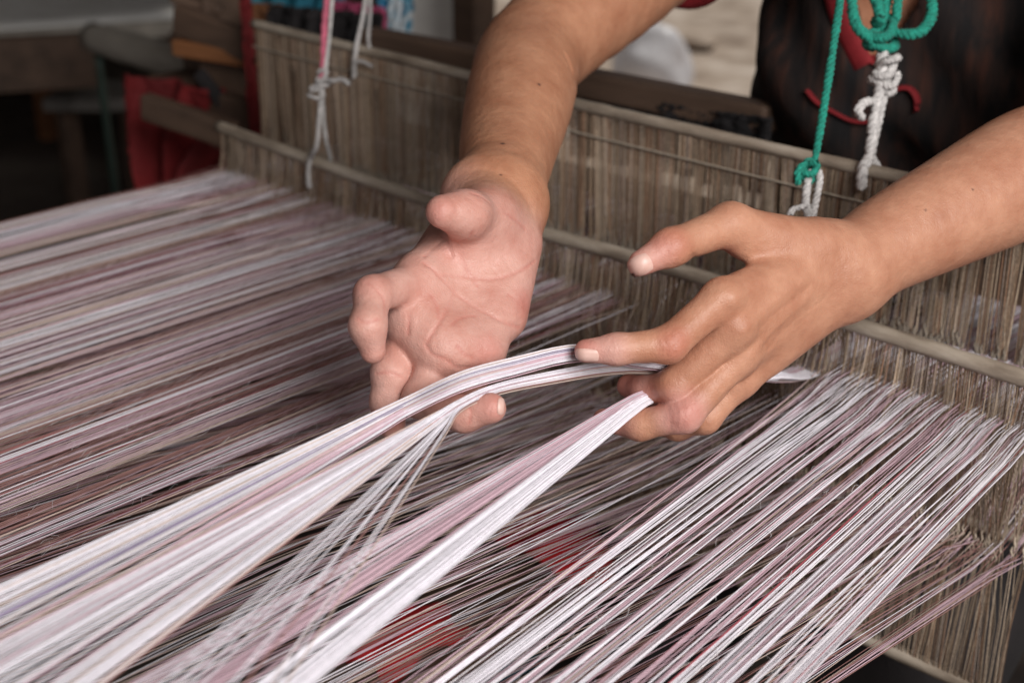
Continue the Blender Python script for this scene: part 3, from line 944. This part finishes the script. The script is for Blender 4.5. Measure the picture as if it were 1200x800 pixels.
def cone_d(p, a, b, ra, rb):
    ba = b - a
    t = np.clip(((p - a) @ ba) / float(ba @ ba), 0, 1)
    q = p - a - t[:, None] * ba
    return np.sqrt(np.einsum('ij,ij->i', q, q)) - (ra + (rb - ra) * t)


def smin(a, b, k):
    h = np.maximum(k - np.abs(a - b), 0) / k
    return np.minimum(a, b) - h * h * k * 0.25


FAR = 0.05


class Limb:
    """groups of tapered capsules; each group is blended with k inside and joins the base with its own k"""
    def __init__(s):
        s.base, s.kb, s.groups, s.det = [], 0.012, [], []

    def cone(s, a, b, ra, rb):
        return (np.asarray(a, F32), np.asarray(b, F32), float(ra), float(rb))

    def __call__(s, p):
        p = np.asarray(p, F32)
        c = p.mean(0)
        rad = float(np.sqrt(((p - c) ** 2).sum(1).max()))

        def near(cn):
            a, b, ra, rb = cn
            return float(cone_d(c[None], a, b, ra, rb)[0]) - rad < FAR
        d = np.full(len(p), FAR, F32)
        first = True
        for cn in s.base:
            if near(cn):
                e = cone_d(p, *cn)
                d = np.minimum(d, e) if first else smin(d, e, s.kb)
                first = False
        out = d
        for cones, kin, kj, kf in s.groups:
            f = None
            for cn in cones:
                if near(cn):
                    e = cone_d(p, *cn)
                    f = e if f is None else smin(f, e, kin)
            if f is not None:
                out = smin(out, smin(d, f, kj), kf)
        for pts, w, h in s.det:                      # creases (h > 0 cuts in) and ridges (h < 0)
            if np.sqrt(((pts - c) ** 2).sum(1).min()) - rad > 0.03:
                continue
            m = np.full(len(p), 1.0, F32)
            for a, b in zip(pts[:-1], pts[1:]):
                m = np.minimum(m, cone_d(p, a, b, 0, 0))
            out = out + h * np.exp(-(m / w) ** 2)
        return out.astype(F32)


def sdf_mesh(f, lo, hi, h, B=12):
    lo, hi = np.asarray(lo, float), np.asarray(hi, float)
    nb_ = np.ceil((hi - lo) / (h * B)).astype(int)
    n = nb_ * B
    g = np.stack(np.meshgrid(*[np.arange(B)] * 3, indexing='ij'), -1).reshape(-1, 3)
    bl = np.stack(np.meshgrid(*[np.arange(k) for k in nb_], indexing='ij'), -1).reshape(-1, 3)
    dc = np.concatenate([f(lo + (c_ * B + B / 2) * h) for c_ in np.array_split(bl, max(1, len(bl) // 20000))])
    D = np.repeat(np.repeat(np.repeat(dc.reshape(nb_), B, 0), B, 1), B, 2).astype(F32)
    for b_ in bl[np.abs(dc) <= h * B * 0.9 + 0.004]:
        x, y, z = b_ * B
        D[x:x + B, y:y + B, z:z + B] = f(lo + (b_ * B + g) * h).reshape(B, B, B)
    S = D < 0
    cnt = np.zeros(n - 1, np.int8)
    for i in (0, 1):
        for j in (0, 1):
            for k in (0, 1):
                cnt += S[i:n[0] - 1 + i, j:n[1] - 1 + j, k:n[2] - 1 + k]
    cell = np.argwhere((cnt > 0) & (cnt < 8))
    idx = np.full(n - 1, -1, np.int32)
    idx[tuple(cell.T)] = np.arange(len(cell))
    acc = np.zeros((len(cell), 3)); w = np.zeros(len(cell))
    cor = [np.array((i, j, k)) for i in (0, 1) for j in (0, 1) for k in (0, 1)]
    for a in range(8):
        for b in range(a + 1, 8):
            if np.abs(cor[a] - cor[b]).sum() != 1:
                continue
            da, db = D[tuple((cell + cor[a]).T)], D[tuple((cell + cor[b]).T)]
            m = (da < 0) != (db < 0)
            t = np.where(m, da / np.where(m, da - db, 1), 0)
            acc[m] += (cor[a] + (cor[b] - cor[a]) * t[:, None])[m]
            w[m] += 1
    v = lo + (cell + acc / w[:, None]) * h
    quads = []
    for ax in range(3):
        o1, o2 = [k for k in range(3) if k != ax]
        s0 = [slice(1, n[k] - 1) for k in range(3)]; s1 = list(s0)
        s0[ax] = slice(0, n[ax] - 1); s1[ax] = slice(1, n[ax])
        ch = S[tuple(s0)] != S[tuple(s1)]
        e = np.argwhere(ch)
        ins = S[tuple(s0)][tuple(e.T)]
        e = e + 1; e[:, ax] -= 1
        u1 = np.zeros(3, int); u1[o1] = 1
        u2 = np.zeros(3, int); u2[o2] = 1
        qd = np.stack([idx[tuple(np.clip(e - d_, 0, None).T)] for d_ in (u1 * 0, u1, u1 + u2, u2)], 1)
        flip = ins if ax != 1 else ~ins
        qd[~flip] = qd[~flip][:, ::-1]
        quads.append(qd)
    q = np.concatenate(quads)
    q = q[(q >= 0).all(1)]
    return v, q


def trace(f, x, y, d0=0.5, d1=1.5):
    r = ray(x, y)
    L = np.linalg.norm(r)
    d = d0
    for _ in range(160):
        e = float(f((CC + r * d)[None])[0])
        if e < 2e-4 or d > d1:
            break
        d += max(e * 0.8, 1e-4) / L
    return CC + r * d


def normal_at(f, p, e=8e-4):
    p = np.asarray(p)
    o = np.eye(3) * e
    g = np.array([float(f((p + k)[None])[0] - f((p - k)[None])[0]) for k in o])
    return g / (np.linalg.norm(g) + 1e-12)


mm = 0.001


def finger(limb, joints, radii, kin=0.005, kj=0.007, kf=0.0006, pad=0.0, extra=()):
    q = [P(*j) for j in joints]
    cs = [limb.cone(a, b, ra * mm, rb * mm) for a, b, ra, rb in zip(q, q[1:], radii, radii[1:])]
    cs += [limb.cone(P(*a), P(*b), ra * mm, rb * mm) for a, b, ra, rb in extra]
    limb.groups.append((cs, kin, kj, kf))
    return q


def pc_(limb, a, b, ra, rb):
    limb.base.append(limb.cone(P(*a), P(*b), ra * mm, rb * mm))


# ---- her right arm: the palm is turned up towards the camera
A = Limb()
A.kb = 0.017
wr, wu = (552, 229, .790), (601, 249, .793)                     # thumb side and little-finger side of the wrist
mcA = dict(i=(490, 330, .735), m=(488, 380, .730), r=(520, 409, .724), p=(561, 411, .731))
for k, t in zip('imrp', (0.1, 0.35, 0.65, 0.95)):
    w = tuple(a + (b - a) * t for a, b in zip(wr, wu))
    pc_(A, w, mcA[k], 13, 11)
pc_(A, (574, 262, .772), (545, 302, .752), 16, 11)              # ball of the thumb
pc_(A, (602, 288, .776), (590, 370, .750), 15.5, 13)            # heel of the hand, little-finger side
pc_(A, mcA['i'], mcA['m'], 11, 11)                              # the row of knuckles
pc_(A, mcA['m'], mcA['r'], 11, 11)
pc_(A, mcA['r'], mcA['p'], 11, 11)
pc_(A, wr, wu, 13.5, 13.5)
arm = [(587, 226, .802, 25), (596, 172, .868, 31.5), (606, 130, .915, 36), (613, 100, .950, 38), (627, 62, 1.0, 39.5), (735, -28, 1.075, 45), (860, -140, 1.15, 51)]
fine = spline([(*P(*a[:3]), a[3] * mm) for a in arm], 5)                # forearm and upper arm, one smooth taper
A.groups.append(([A.cone(a[:3], b[:3], a[3], b[3]) for a, b in zip(fine[:-1], fine[1:])], 0.004, 0.024, 0.0003))
finger(A, [(490, 330, .735), (437, 345, .695), (431, 382, .681), (437, 411, .685)], [11.2, 9.6, 9.3, 6.8], kj=0.006)
finger(A, [(484, 380, .743), (457, 436, .722), (455, 471, .725), (459, 498, .732)], [10.6, 10.0, 9.6, 7.8], kj=0.0035)
finger(A, [(515, 412, .730), (493, 468, .714), (544, 485, .694), (575, 478, .688)], [10.2, 9.8, 9.2, 8.2], kj=0.0035)
finger(A, [(561, 411, .737), (556, 440, .756), (545, 460, .744), (540, 470, .732)], [9.2, 8.2, 7.4, 6.6], kj=0.004)
finger(A, [(572, 236, .784), (570, 251, .751), (546, 251, .722), (518, 248, .708)], [14, 12.4, 10.6, 9.0], kin=0.014, kj=0.020)

# ---- her left arm: the back of the hand towards the camera
Bm = Limb()
Bm.kb = 0.013
wr, wu = (968, 292, .772), (992, 342, .790)
mcB = dict(i=(846, 349, .716), m=(860, 384, .722), r=(866, 416, .735), p=(868, 444, .752))
for k, t in zip('imrp', (0.12, 0.4, 0.7, 0.98)):
    w = tuple(a + (b - a) * t for a, b in zip(wr, wu))
    pc_(Bm, w, mcB[k], 13, 9.8)
pc_(Bm, (950, 285, .77), (872, 285, .745), 13, 8)               # web towards the thumb
pc_(Bm, (985, 325, .79), (890, 400, .765), 15, 13)              # palm flesh behind
pc_(Bm, wr, wu, 13.5, 13.5)
ELB = P(1275, 165, .885)
SHB = np.array((-0.33, 1.13, 1.10))
arm = [(984, 319, .785, 20), (1010, 304, .794, 24), (1040, 286, .805, 28), (1110, 250, .825, 33.5), (1200, 204, .855, 40), (1275, 165, .885, 41)]
fine = spline([(*P(*a[:3]), a[3] * mm) for a in arm] + [(*SHB, 0.05)], 5)
Bm.groups.append(([Bm.cone(a[:3], b[:3], a[3], b[3]) for a, b in zip(fine[:-1], fine[1:])], 0.004, 0.022, 0.0003))
finger(Bm, [(846, 349, .716), (783, 404, .706), (722, 409, .702), (687, 411, .701)], [10.4, 9.6, 8.0, 6.4])
finger(Bm, [(860, 384, .722), (790, 452, .731), (757, 458, .748), (737, 452, .760)], [10.2, 9.6, 8.2, 7.0])
finger(Bm, [(866, 416, .735), (802, 486, .729), (750, 498, .738), (708, 492, .750)], [10.0, 9.6, 8.2, 6.8])
finger(Bm, [(868, 444, .752), (826, 490, .752), (794, 500, .768), (772, 498, .782)], [9.2, 8.4, 7.4, 6.4])
finger(Bm, [(948, 287, .762), (856, 263, .738), (786, 290, .717), (752, 308, .710)], [13, 11.6, 9.6, 7.2], kin=0.007, kj=0.012)


def groove(limb, f, pts, w, h, n=4):
    pp = spline([trace(f, *q_) for q_ in pts], n)
    limb.det.append((pp.astype(F32), w * mm, h * mm))


import copy
rawA, rawB = copy.copy(A), copy.copy(Bm)
rawA.det, rawB.det = [], []
# lines of the palm
for pts, w, h in [
    ([(512, 322), (545, 324), (575, 327), (604, 320), (627, 306)], 1.0, 1.0),
    ([(497, 308), (520, 328), (541, 349), (563, 363), (588, 376), (608, 384)], 1.1, 1.2),
    ([(500, 402), (510, 385), (522, 366), (532, 345)], 1.1, 1.0),
    ([(540, 300), (548, 318), (560, 335)], 0.9, 0.5), ([(575, 300), (580, 318), (592, 332)], 0.9, 0.4), ([(530, 380), (540, 372), (556, 370)], 0.9, 0.5), ([(505, 345), (512, 358), (514, 372)], 0.9, 0.5), ([(570, 285), (590, 300), (600, 318)], 0.9, 0.4), ([(536, 405), (544, 415), (556, 420)], 1.0, 0.6), ([(498, 404), (508, 416), (522, 420)], 1.1, 0.9), ([(524, 422), (534, 430), (562, 430)], 1.2, 1.0),
    ([(476, 356), (479, 374), (478, 392)], 1.2, 0.7),
    ([(497, 300), (516, 282), (522, 272)], 1.2, 0.9),
    ([(517, 277), (525, 288), (529, 300)], 1.2, 1.0),
    ([(554, 272), (540, 284), (529, 300)], 1.2, 1.0),
    ([(560, 352), (566, 372), (560, 392)], 1.2, 0.4),
    ([(596, 345), (606, 352), (618, 352)], 0.9, 0.5),
    ([(590, 362), (602, 368), (612, 366)], 0.9, 0.4),
    ([(608, 290), (618, 296), (628, 294)], 0.9, 0.4),
    ([(427, 330), (440, 338), (450, 352), (452, 368)], 1.0, 0.7),
    ([(418, 372), (428, 378), (444, 374)], 0.9, 0.5),
    ([(440, 438), (456, 436), (472, 442)], 1.0, 0.6),
    ([(548, 470), (552, 484), (550, 496)], 0.9, 0.5),
    ([(571, 465), (575, 476), (572, 490)], 0.8, 0.4),
    ([(552, 226), (572, 236), (596, 252), (616, 268)], 1.2, 0.5),
    ([(548, 232), (566, 243), (590, 260), (612, 276)], 1.0, 0.4),
    ([(528, 232), (536, 246), (534, 264)], 1.0, 0.4),
    ([(664, 66), (674, 92), (680, 112)], 3.0, 1.6),
]:
    groove(A, rawA, pts, w * (0.8 if w < 2 else 1), h)
# wrinkles, tendons and knuckles on the back of the other hand
for pts, w, h in [
    ([(776, 276), (781, 288), (784, 302)], 0.9, 0.45), ([(781, 273), (787, 286), (790, 300)], 0.9, 0.45), ([(787, 272), (792, 284), (795, 296)], 0.9, 0.35),
    ([(776, 392), (781, 404), (782, 418)], 0.9, 0.4), ([(784, 388), (789, 402), (790, 416)], 0.9, 0.45), ([(769, 395), (773, 406), (773, 419)], 0.9, 0.35),
    ([(722, 398), (724, 408), (723, 418)], 0.8, 0.3), ([(716, 399), (718, 408), (717, 418)], 0.8, 0.25),
    ([(790, 474), (794, 486), (792, 500)], 0.9, 0.45), ([(783, 476), (787, 488), (785, 502)], 0.9, 0.4), ([(798, 472), (802, 484), (800, 499)], 0.9, 0.4),
    ([(812, 300), (835, 306), (850, 300)], 2.0, 0.8),
    ([(930, 310), (890, 332), (858, 350)], 4.0, -0.8), ([(940, 328), (900, 360), (872, 386)], 3.6, -0.8), ([(950, 345), (910, 382), (882, 415)], 3.2, -0.7),
    ([(950, 334), (930, 352), (905, 370), (890, 388)], 1.3, 0.4), ([(965, 352), (945, 366), (915, 392), (900, 410)], 1.3, 0.45), ([(950, 368), (925, 388), (912, 402)], 1.2, 0.35),
    ([(868, 450), (856, 458), (846, 466)], 1.4, 0.6),
    ([(862, 350), (848, 344), (836, 356)], 5.0, -0.7), ([(800, 488), (806, 480)], 4.0, -0.7),
    ([(972, 262), (985, 300), (990, 340)], 1.4, 0.25), ([(990, 262), (1000, 300), (1004, 335)], 1.2, 0.2), ([(962, 270), (972, 305), (978, 345)], 1.2, 0.2),
]:
    groove(Bm, rawB, pts, w, h)

# ---- the rest of the body (under the clothes, above the frame), coarse
T_ = Limb()
T_.kb = 0.05
SHA = P(860, -140, 1.15)
NECK = (SHA + SHB) / 2 + np.array((0.0, 0.03, 0.035))
CHEST = NECK + np.array((-0.005, 0.055, -0.20))
HIP = NECK + np.array((-0.01, 0.22, -0.56))
hx = np.array((1.0, 0.12, 0.0))


def tb(a, b, ra, rb):
    T_.base.append(T_.cone(a, b, ra, rb))


tb(SHA, SHB, 0.052, 0.05)
for s in (-1, 1):
    tb(CHEST + hx * 0.075 * s, HIP + hx * 0.07 * s, 0.105, 0.115)
    tb(NECK + hx * 0.06 * s + (0, 0.02, -0.06), CHEST + hx * 0.07 * s, 0.075, 0.10)
    knee = HIP + np.array((0.13 * s, -0.40, -0.03))
    tb(HIP + hx * 0.09 * s + (0, 0, -0.02), knee, 0.085, 0.058)
    foot = np.array((knee[0], knee[1] + 0.06, 0.07))
    tb(knee, foot, 0.055, 0.035)
    tb(foot + (0, 0.02, -0.02), foot + (0, -0.13, -0.035), 0.032, 0.024)
HEAD = NECK + np.array((0.0, -0.075, 0.20))
tb(NECK + (0, 0.01, -0.02), HEAD + (0, 0.03, -0.05), 0.052, 0.050)
hc = []
for a, b, ra, rb in [((0, 0.03, 0.03), (0, 0.0, 0.02), 0.083, 0.080), ((0, -0.03, -0.06), (0, -0.02, 0.0), 0.050, 0.066), ((0, -0.062, -0.085), (0, -0.05, -0.06), 0.022, 0.03),
                     ((0, -0.088, 0.005), (0, -0.104, -0.028), 0.009, 0.013), ((-0.03, -0.076, 0.022), (0.03, -0.076, 0.022), 0.010, 0.010),
                     ((-0.082, 0.02, 0.0), (-0.084, 0.022, -0.03), 0.014, 0.011), ((0.082, 0.02, 0.0), (0.084, 0.022, -0.03), 0.014, 0.011)]:
    hc.append(T_.cone(HEAD + np.array(a), HEAD + np.array(b), ra, rb))
T_.groups.append((hc, 0.016, 0.03, 0.004))
# upper arms down to where the fine arms take over
EA, EB = P(627, 66, 1.0), ELB
UA1, UA2 = P(735, -28, 1.075), SHA
Ub = Limb()
Ub.kb = A.kb


def cut_pt(a, b, t):
    return a + (b - a) * t


CUTA, CUTB = cut_pt(UA1, SHA, 0.45), cut_pt(ELB, SHB, 0.30)
NA = (SHA - UA1) / np.linalg.norm(SHA - UA1)
NB = (SHB - ELB) / np.linalg.norm(SHB - ELB)
T_.base.append(T_.cone(cut_pt(UA1, SHA, 0.1), SHA, 0.0466, 0.052))
T_.base.append(T_.cone(cut_pt(ELB, SHB, 0.05), SHB, 0.0434, 0.05))


def bounds(limb, pad):
    pts = [(c, r) for cs in [limb.base] + [g[0] for g in limb.groups] for a, b, ra, rb in cs for c, r in ((a, ra), (b, rb))]
    lo = np.min([c - r for c, r in pts], 0) - pad
    hi = np.max([c + r for c, r in pts], 0) + pad
    return lo, hi


def clipped(v, q, c, n, keep, radius=None):
    """drop the quads beyond a plane; returns the mesh and the vertices left on the cut"""
    s_ = (v - c) @ n * keep
    bad = (s_ < 0) if radius is None else (s_ < 0) & (((v - c) ** 2).sum(1) < radius ** 2)
    kill = bad[q].any(1)
    rim = np.intersect1d(np.unique(q[kill]), np.unique(q[~kill]))
    return q[~kill], rim


loA, hiA = bounds(A, 0.01)
hiA[1] = min(hiA[1], float(CUTA[1]) + 0.07); 
vA, qA = sdf_mesh(A, loA, hiA, 0.0010)
loB, hiB = bounds(Bm, 0.01)
hiB[1] = min(hiB[1], float(CUTB[1]) + 0.07)
vB, qB = sdf_mesh(Bm, loB, hiB, 0.00115)
loT, hiT = bounds(T_, 0.03)
vT, qT = sdf_mesh(T_, loT, hiT, 0.008)
qA, rimA = clipped(vA, qA, CUTA, NA, -1)
qB, rimB = clipped(vB, qB, CUTB, NB, -1)
qT, rimTA = clipped(vT, qT, CUTA, NA, 1, 0.115)
qT, rimTB = clipped(vT, qT, CUTB, NB, 1, 0.115)


def stitch(v, ra, rb, c, n):
    a = np.cross(n, (0.3, 0.5, 0.81)); a /= np.linalg.norm(a)
    b = np.cross(n, a)
    ang = lambda k: np.arctan2((v[k] - c) @ b, (v[k] - c) @ a)
    ra, rb = ra[np.argsort(ang(ra))], rb[np.argsort(ang(rb))]
    ka, kb_ = ang(ra), ang(rb)
    i = j = 0
    out = []
    while i < len(ra) or j < len(rb):
        if j >= len(rb) or (i < len(ra) and ka[i] <= kb_[j]):
            out.append((ra[i], ra[(i + 1) % len(ra)], rb[j % len(rb)])); i += 1
        else:
            out.append((ra[i % len(ra)], rb[(j + 1) % len(rb)], rb[j])); j += 1
    return np.array(out)


nA, nBv = len(vA), len(vB)
vv = np.concatenate([vA, vB, vT]).astype(F32)
qq = np.concatenate([qA, qB + nA, qT + nA + nBv])
tt = np.concatenate([stitch(vv, rimA, rimTA + nA + nBv, CUTA, NA), stitch(vv, rimB + nA, rimTB + nA + nBv, CUTB, NB)])
used = np.zeros(len(vv), bool)
used[qq.ravel()] = True
new_id = np.cumsum(used) - 1
src = np.flatnonzero(used)
vv, qq, tt = vv[used], new_id[qq], new_id[tt]
nBv = int(((src >= nA) & (src < nA + nBv)).sum())
nA = int((src < nA).sum())
me = bpy.data.meshes.new('body')
me.vertices.add(len(vv))
me.vertices.foreach_set('co', vv.ravel())
me.loops.add(qq.size + tt.size)
me.loops.foreach_set('vertex_index', np.concatenate([qq.ravel(), tt.ravel()]).astype(np.int32))
me.polygons.add(len(qq) + len(tt))
me.polygons.foreach_set('loop_start', np.concatenate([np.arange(len(qq)) * 4, qq.size + np.arange(len(tt)) * 3]).astype(np.int32))
me.update(calc_edges=True)
me.validate()


def near_pts(v, pts, r):
    out = np.zeros(len(v), F32)
    for p, rr in pts:
        d = np.sqrt(((v - np.asarray(p, F32)) ** 2).sum(1))
        out = np.maximum(out, np.clip(1 - d / (rr * mm), 0, 1))
    return out


def sstep(x):
    x = np.clip(x, 0, 1)
    return x * x * (3 - 2 * x)


colr = np.zeros((len(vv), 4), F32)
colr[:, 3] = 1
# pink of the palm: everything beyond the wrist of the right hand
wA = P(575, 232, .775)
axA = P(520, 360, .735) - wA
axA /= np.linalg.norm(axA)
sA_ = (vv - wA) @ axA
inA = np.arange(len(vv)) < nA
inB = (np.arange(len(vv)) >= nA) & (np.arange(len(vv)) < nA + nBv)
depth = (vv - CC) @ CF
edge = 0.010 * np.sin(vv[:, 0] * 90)
colr[inA, 0] = (0.85 * sstep((sA_ + edge) / 0.050 + 0.45))[inA]
colr[inA, 1] = (0.42 * sstep(near_pts(vv, [(P(511, 248, .694), 17), (P(436, 404, .688), 16), (P(580, 476, .682), 15), (P(462, 492, .72), 14), (P(430, 345, .692), 15), (P(530, 296, .74), 14), (P(482, 352, .73), 18), (P(616, 355, .745), 16), (P(570, 410, .72), 16)], 1)))[inA]
cr = np.zeros(len(vv), F32)
for pts, w, h in A.det:
    if h > 0.0004 and w < 0.002:
        for a, b in zip(pts[:-1], pts[1:]):
            m_ = np.flatnonzero(np.abs(vv - (a + b) / 2).max(1) < 0.012)
            cr[m_] = np.maximum(cr[m_], np.exp(-(cone_d(vv[m_], a, b, 0, 0) / 0.0010) ** 2))
colr[inA, 1] = np.maximum(colr[inA, 1], 0.34 * cr[inA])
colr[inB, 0] = (0.75 * sstep(1.6 * near_pts(vv, [(P(745, 310, .70), 30), (P(690, 412, .695), 30), (P(735, 452, .75), 28), (P(705, 492, .745), 30), (P(800, 488, .72), 22)], 1)))[inB] + 0.12
colr[inB, 1] = (0.34 * sstep(1.3 * near_pts(vv, [(P(738, 318, .70), 18), (P(678, 412, .695), 17), (P(733, 452, .75), 22), (P(700, 490, .745), 22), (P(786, 286, .71), 16), (P(790, 404, .697), 15), (P(800, 488, .72), 15), (P(840, 300, .74), 18), (P(775, 460, .735), 18)], 1)))[inB]
moles = [(632, 99, 2.0), (589, 168, 2.2), (587, 205, 1.3), (650, 197, 1.5), (660, 122, 1.0), (1085, 246, 1.1), (1140, 222, 0.9)]
for x, y, r in moles:
    f = rawA if x < 800 else rawB
    colr[:, 2] = np.maximum(colr[:, 2], 0.9 * sstep(1.5 * near_pts(vv, [(trace(f, x, y), r)], 1)))
ca = me.color_attributes.new('Col', 'FLOAT_COLOR', 'POINT')
ca.data.foreach_set('color', colr.ravel())
wB = P(985, 318, .775)
axB = P(860, 384, .72) - wB
axB /= np.linalg.norm(axB)
colr[inB, 0] = np.maximum(colr[inB, 0], 0.48 * sstep(((vv - wB) @ axB / 0.06 + 0.3)[inB]))
person = empty('person', (HIP[0], HIP[1], 0), 'person in a dark shirt with red trim, both hands lifting strands of the warp', 'person')
body = link_mesh('body', me, M_SKIN, person)


# fingernails: thin curved plates laid on the fingertips
def nail(f, c, along, across, parent, lift=0.25):
    n = 13
    v = []
    g = np.linspace(-1, 1, n)
    for a in g:
        for b in g:
            # squircle outline
            aa, bb = a * math.sqrt(1 - 0.30 * b * b), b * math.sqrt(1 - 0.30 * a * a)
            x = c[0] + along[0] * aa + across[0] * bb
            y = c[1] + along[1] * aa + across[1] * bb
            p = trace(f, x, y, 0.62, 0.80)
            e = max(abs(a), abs(b))
            v.append(p + normal_at(f, p, 2e-3) * (lift * mm * (1 - 0.9 * e ** 4) + 0.00005))
    i = (np.arange(n - 1)[:, None] * n + np.arange(n - 1)[None]).ravel()
    me = mesh_np('fingernail', np.array(v), np.stack([i, i + n, i + n + 1, i + 1], -1))
    o = link_mesh('fingernail', me, M_NAIL, parent)
    return o


nail(rawB, (750, 311), (-13, 6.5), (5.5, 10.5), person, 0.65)
nail(rawB, (688, 416), (-14, -1), (0.5, 7.5), person, 0.6)
nail(rawA, (587, 476), (4, 0.3), (-0.5, 10), person, 0.5)

# ---- clothes
Sh = Limb()
Sh.kb = 0.05
for a, b, ra, rb in T_.base[:1] + [T_.base[k] for k in (1, 2, 6, 7)]:
    Sh.base.append(Sh.cone(a, b, ra + 0.012, rb + 0.014))
SL = cut_pt(UA1, SHA, 0.34)
SLB = cut_pt(ELB, SHB, 0.42)
Sh.base.append(Sh.cone(SL, SHA, 0.058, 0.066))
Sh.base.append(Sh.cone(SLB, SHB, 0.062, 0.064))


def shirt_f(p):
    p = np.asarray(p, F32)
    d = Sh(p)
    d = d + 0.0045 * np.sin(p[:, 0] * 55 + 9 * np.sin(p[:, 2] * 7)) * np.clip((CHEST[2] + 0.25 - p[:, 2]) * 4, 0.15, 1) + 0.003 * np.sin(p[:, 2] * 42 + p[:, 0] * 23 + 3 * np.sin(p[:, 1] * 30))
    d = np.maximum(d, -((p - SL) @ NA.astype(F32)))                 # open sleeves
    d = np.where(((p - SLB) ** 2).sum(1) < 0.02, np.maximum(d, -((p - SLB) @ NB.astype(F32))), d)
    # V neck
    v0 = p - VPT
    vn = v0[:, 2] * 0.50 - np.abs(v0[:, 0] - v0[:, 2] * 0.10)
    neck = np.minimum(vn * 0.87, NECK[1] + 0.02 - p[:, 1])
    return np.maximum(d, neck * 0.9)


VPT = trace(Sh, 1014, 80, 0.9, 1.8).astype(F32)
loS, hiS = bounds(Sh, 0.02)
vS, qS = sdf_mesh(shirt_f, loS, hiS, 0.0045)
link_mesh('shirt', mesh_np('shirt', vS, qS), M_SHIRT, person)


def ribbon(name, pts, w, mat, parent, lift=0.002):
    """a flat band laid on the front of the shirt"""
    pp = spline([trace(shirt_f, x, y, 0.8, 1.8) for x, y in pts], 8)
    T = Tubes()
    T.add(pp + (CC - pp) / np.linalg.norm(CC - pp, axis=1)[:, None] * lift, w, sides=10, flat=0.35)
    return T.build(name, mat, parent)


ribbon('collar_trim', [(975, -60), (975, -20), (985, 20), (998, 50), (1012, 78)], 0.0105, M_REDTRIM, person)
ribbon('collar_trim', [(1090, -60), (1078, -20), (1060, 20), (1038, 52), (1014, 78)], 0.0105, M_REDTRIM, person)
ribbon('piping', [(946, 106), (958, 120), (978, 132), (1000, 142), (1022, 143)], 0.0042, M_REDTRIM, person)
ribbon('piping', [(1040, 112), (1052, 104), (1066, 104), (1075, 116), (1074, 130)], 0.0060, M_REDTRIM, person)
# red hem of the sleeve
t = np.linspace(0, 2 * math.pi, 40)
oa = np.cross(NA, (0, 0, 1)); oa /= np.linalg.norm(oa)
ob = np.cross(NA, oa)
hem = SL + NA * 0.004 + 0.0600 * (np.cos(t)[:, None] * oa + np.sin(t)[:, None] * ob)
T = Tubes()
T.add(hem, 0.006, sides=8)
T.build('sleeve_hem', M_REDTRIM, person)

# hair, eyes, mouth (above the frame)
Hr = Limb()
Hr.kb = 0.03
for a, b, ra, rb in [((0, 0.045, 0.045), (0, 0.01, 0.05), 0.086, 0.080), ((0, 0.07, -0.02), (0, 0.10, -0.03), 0.07, 0.05)]:
    Hr.base.append(Hr.cone(HEAD + np.array(a), HEAD + np.array(b), ra, rb))


def hair_f(p):
    p = np.asarray(p, F32)
    v0 = p - HEAD.astype(F32)
    return np.maximum(Hr(p) + 0.002 * np.sin(v0[:, 0] * 260), np.minimum(0.055 - v0[:, 2], -0.022 - v0[:, 1]) * 0.8)


lo, hi = bounds(Hr, 0.015)
v, q = sdf_mesh(hair_f, lo, hi, 0.004)
link_mesh('hair', mesh_np('hair', v, q), M_HAIR, person)
for s in (-1, 1):
    e = HEAD + np.array((0.030 * s, -0.066, 0.002))
    bm = bmesh.new()
    bmesh.ops.create_uvsphere(bm, u_segments=16, v_segments=10, radius=0.0125)
    bmesh.ops.translate(bm, verts=bm.verts, vec=Vector(e))
    me = bpy.data.meshes.new('eye'); bm.to_mesh(me); bm.free()
    link_mesh('eye', me, M_EYE, person)
rod('mouth', [HEAD + np.array(a) for a in ((-0.022, -0.082, -0.058), (0, -0.094, -0.056), (0.022, -0.082, -0.058))], 0.006, M_LIP, person)

# long dark skirt over the thighs
Sk = Limb()
Sk.kb = 0.07
for k in (3, 4, 8, 9):
    a, b, ra, rb = T_.base[k]
    Sk.base.append(Sk.cone(a, b, ra + 0.02, rb + 0.025))
for s in (-1, 1):
    Sk.base.append(Sk.cone(CHEST * 0.35 + HIP * 0.65 + hx * 0.07 * s, HIP + hx * 0.08 * s, 0.118, 0.13))


def skirt_f(p):
    p = np.asarray(p, F32)
    return np.maximum(Sk(p) + 0.004 * np.sin(p[:, 0] * 60), 0.16 - p[:, 2])


lo, hi = bounds(Sk, 0.02)
v, q = sdf_mesh(skirt_f, lo, hi, 0.009)
link_mesh('skirt', mesh_np('skirt', v, q), M_BLACKCLOTH, person)

bench = empty('weaving_bench', (HIP[0], HIP[1], 0), 'plain wooden bench that the weaver sits on', 'bench')
zs = float(HIP[2]) - 0.15
beam('seat', (HIP[0] - 0.5, HIP[1] + 0.02, zs), (HIP[0] + 0.5, HIP[1] + 0.02, zs), 0.26, 0.04, M_WOOD, bench)
for sx in (-0.42, 0.42):
    for sy in (-0.08, 0.12):
        beam('leg', (HIP[0] + sx, HIP[1] + sy, 0.0), (HIP[0] + sx, HIP[1] + sy, zs - 0.019), 0.05, 0.05, M_WOOD, bench)
print('tris', sum(len(o.data.polygons) for o in bpy.data.objects if o.type == 'MESH') * 2)
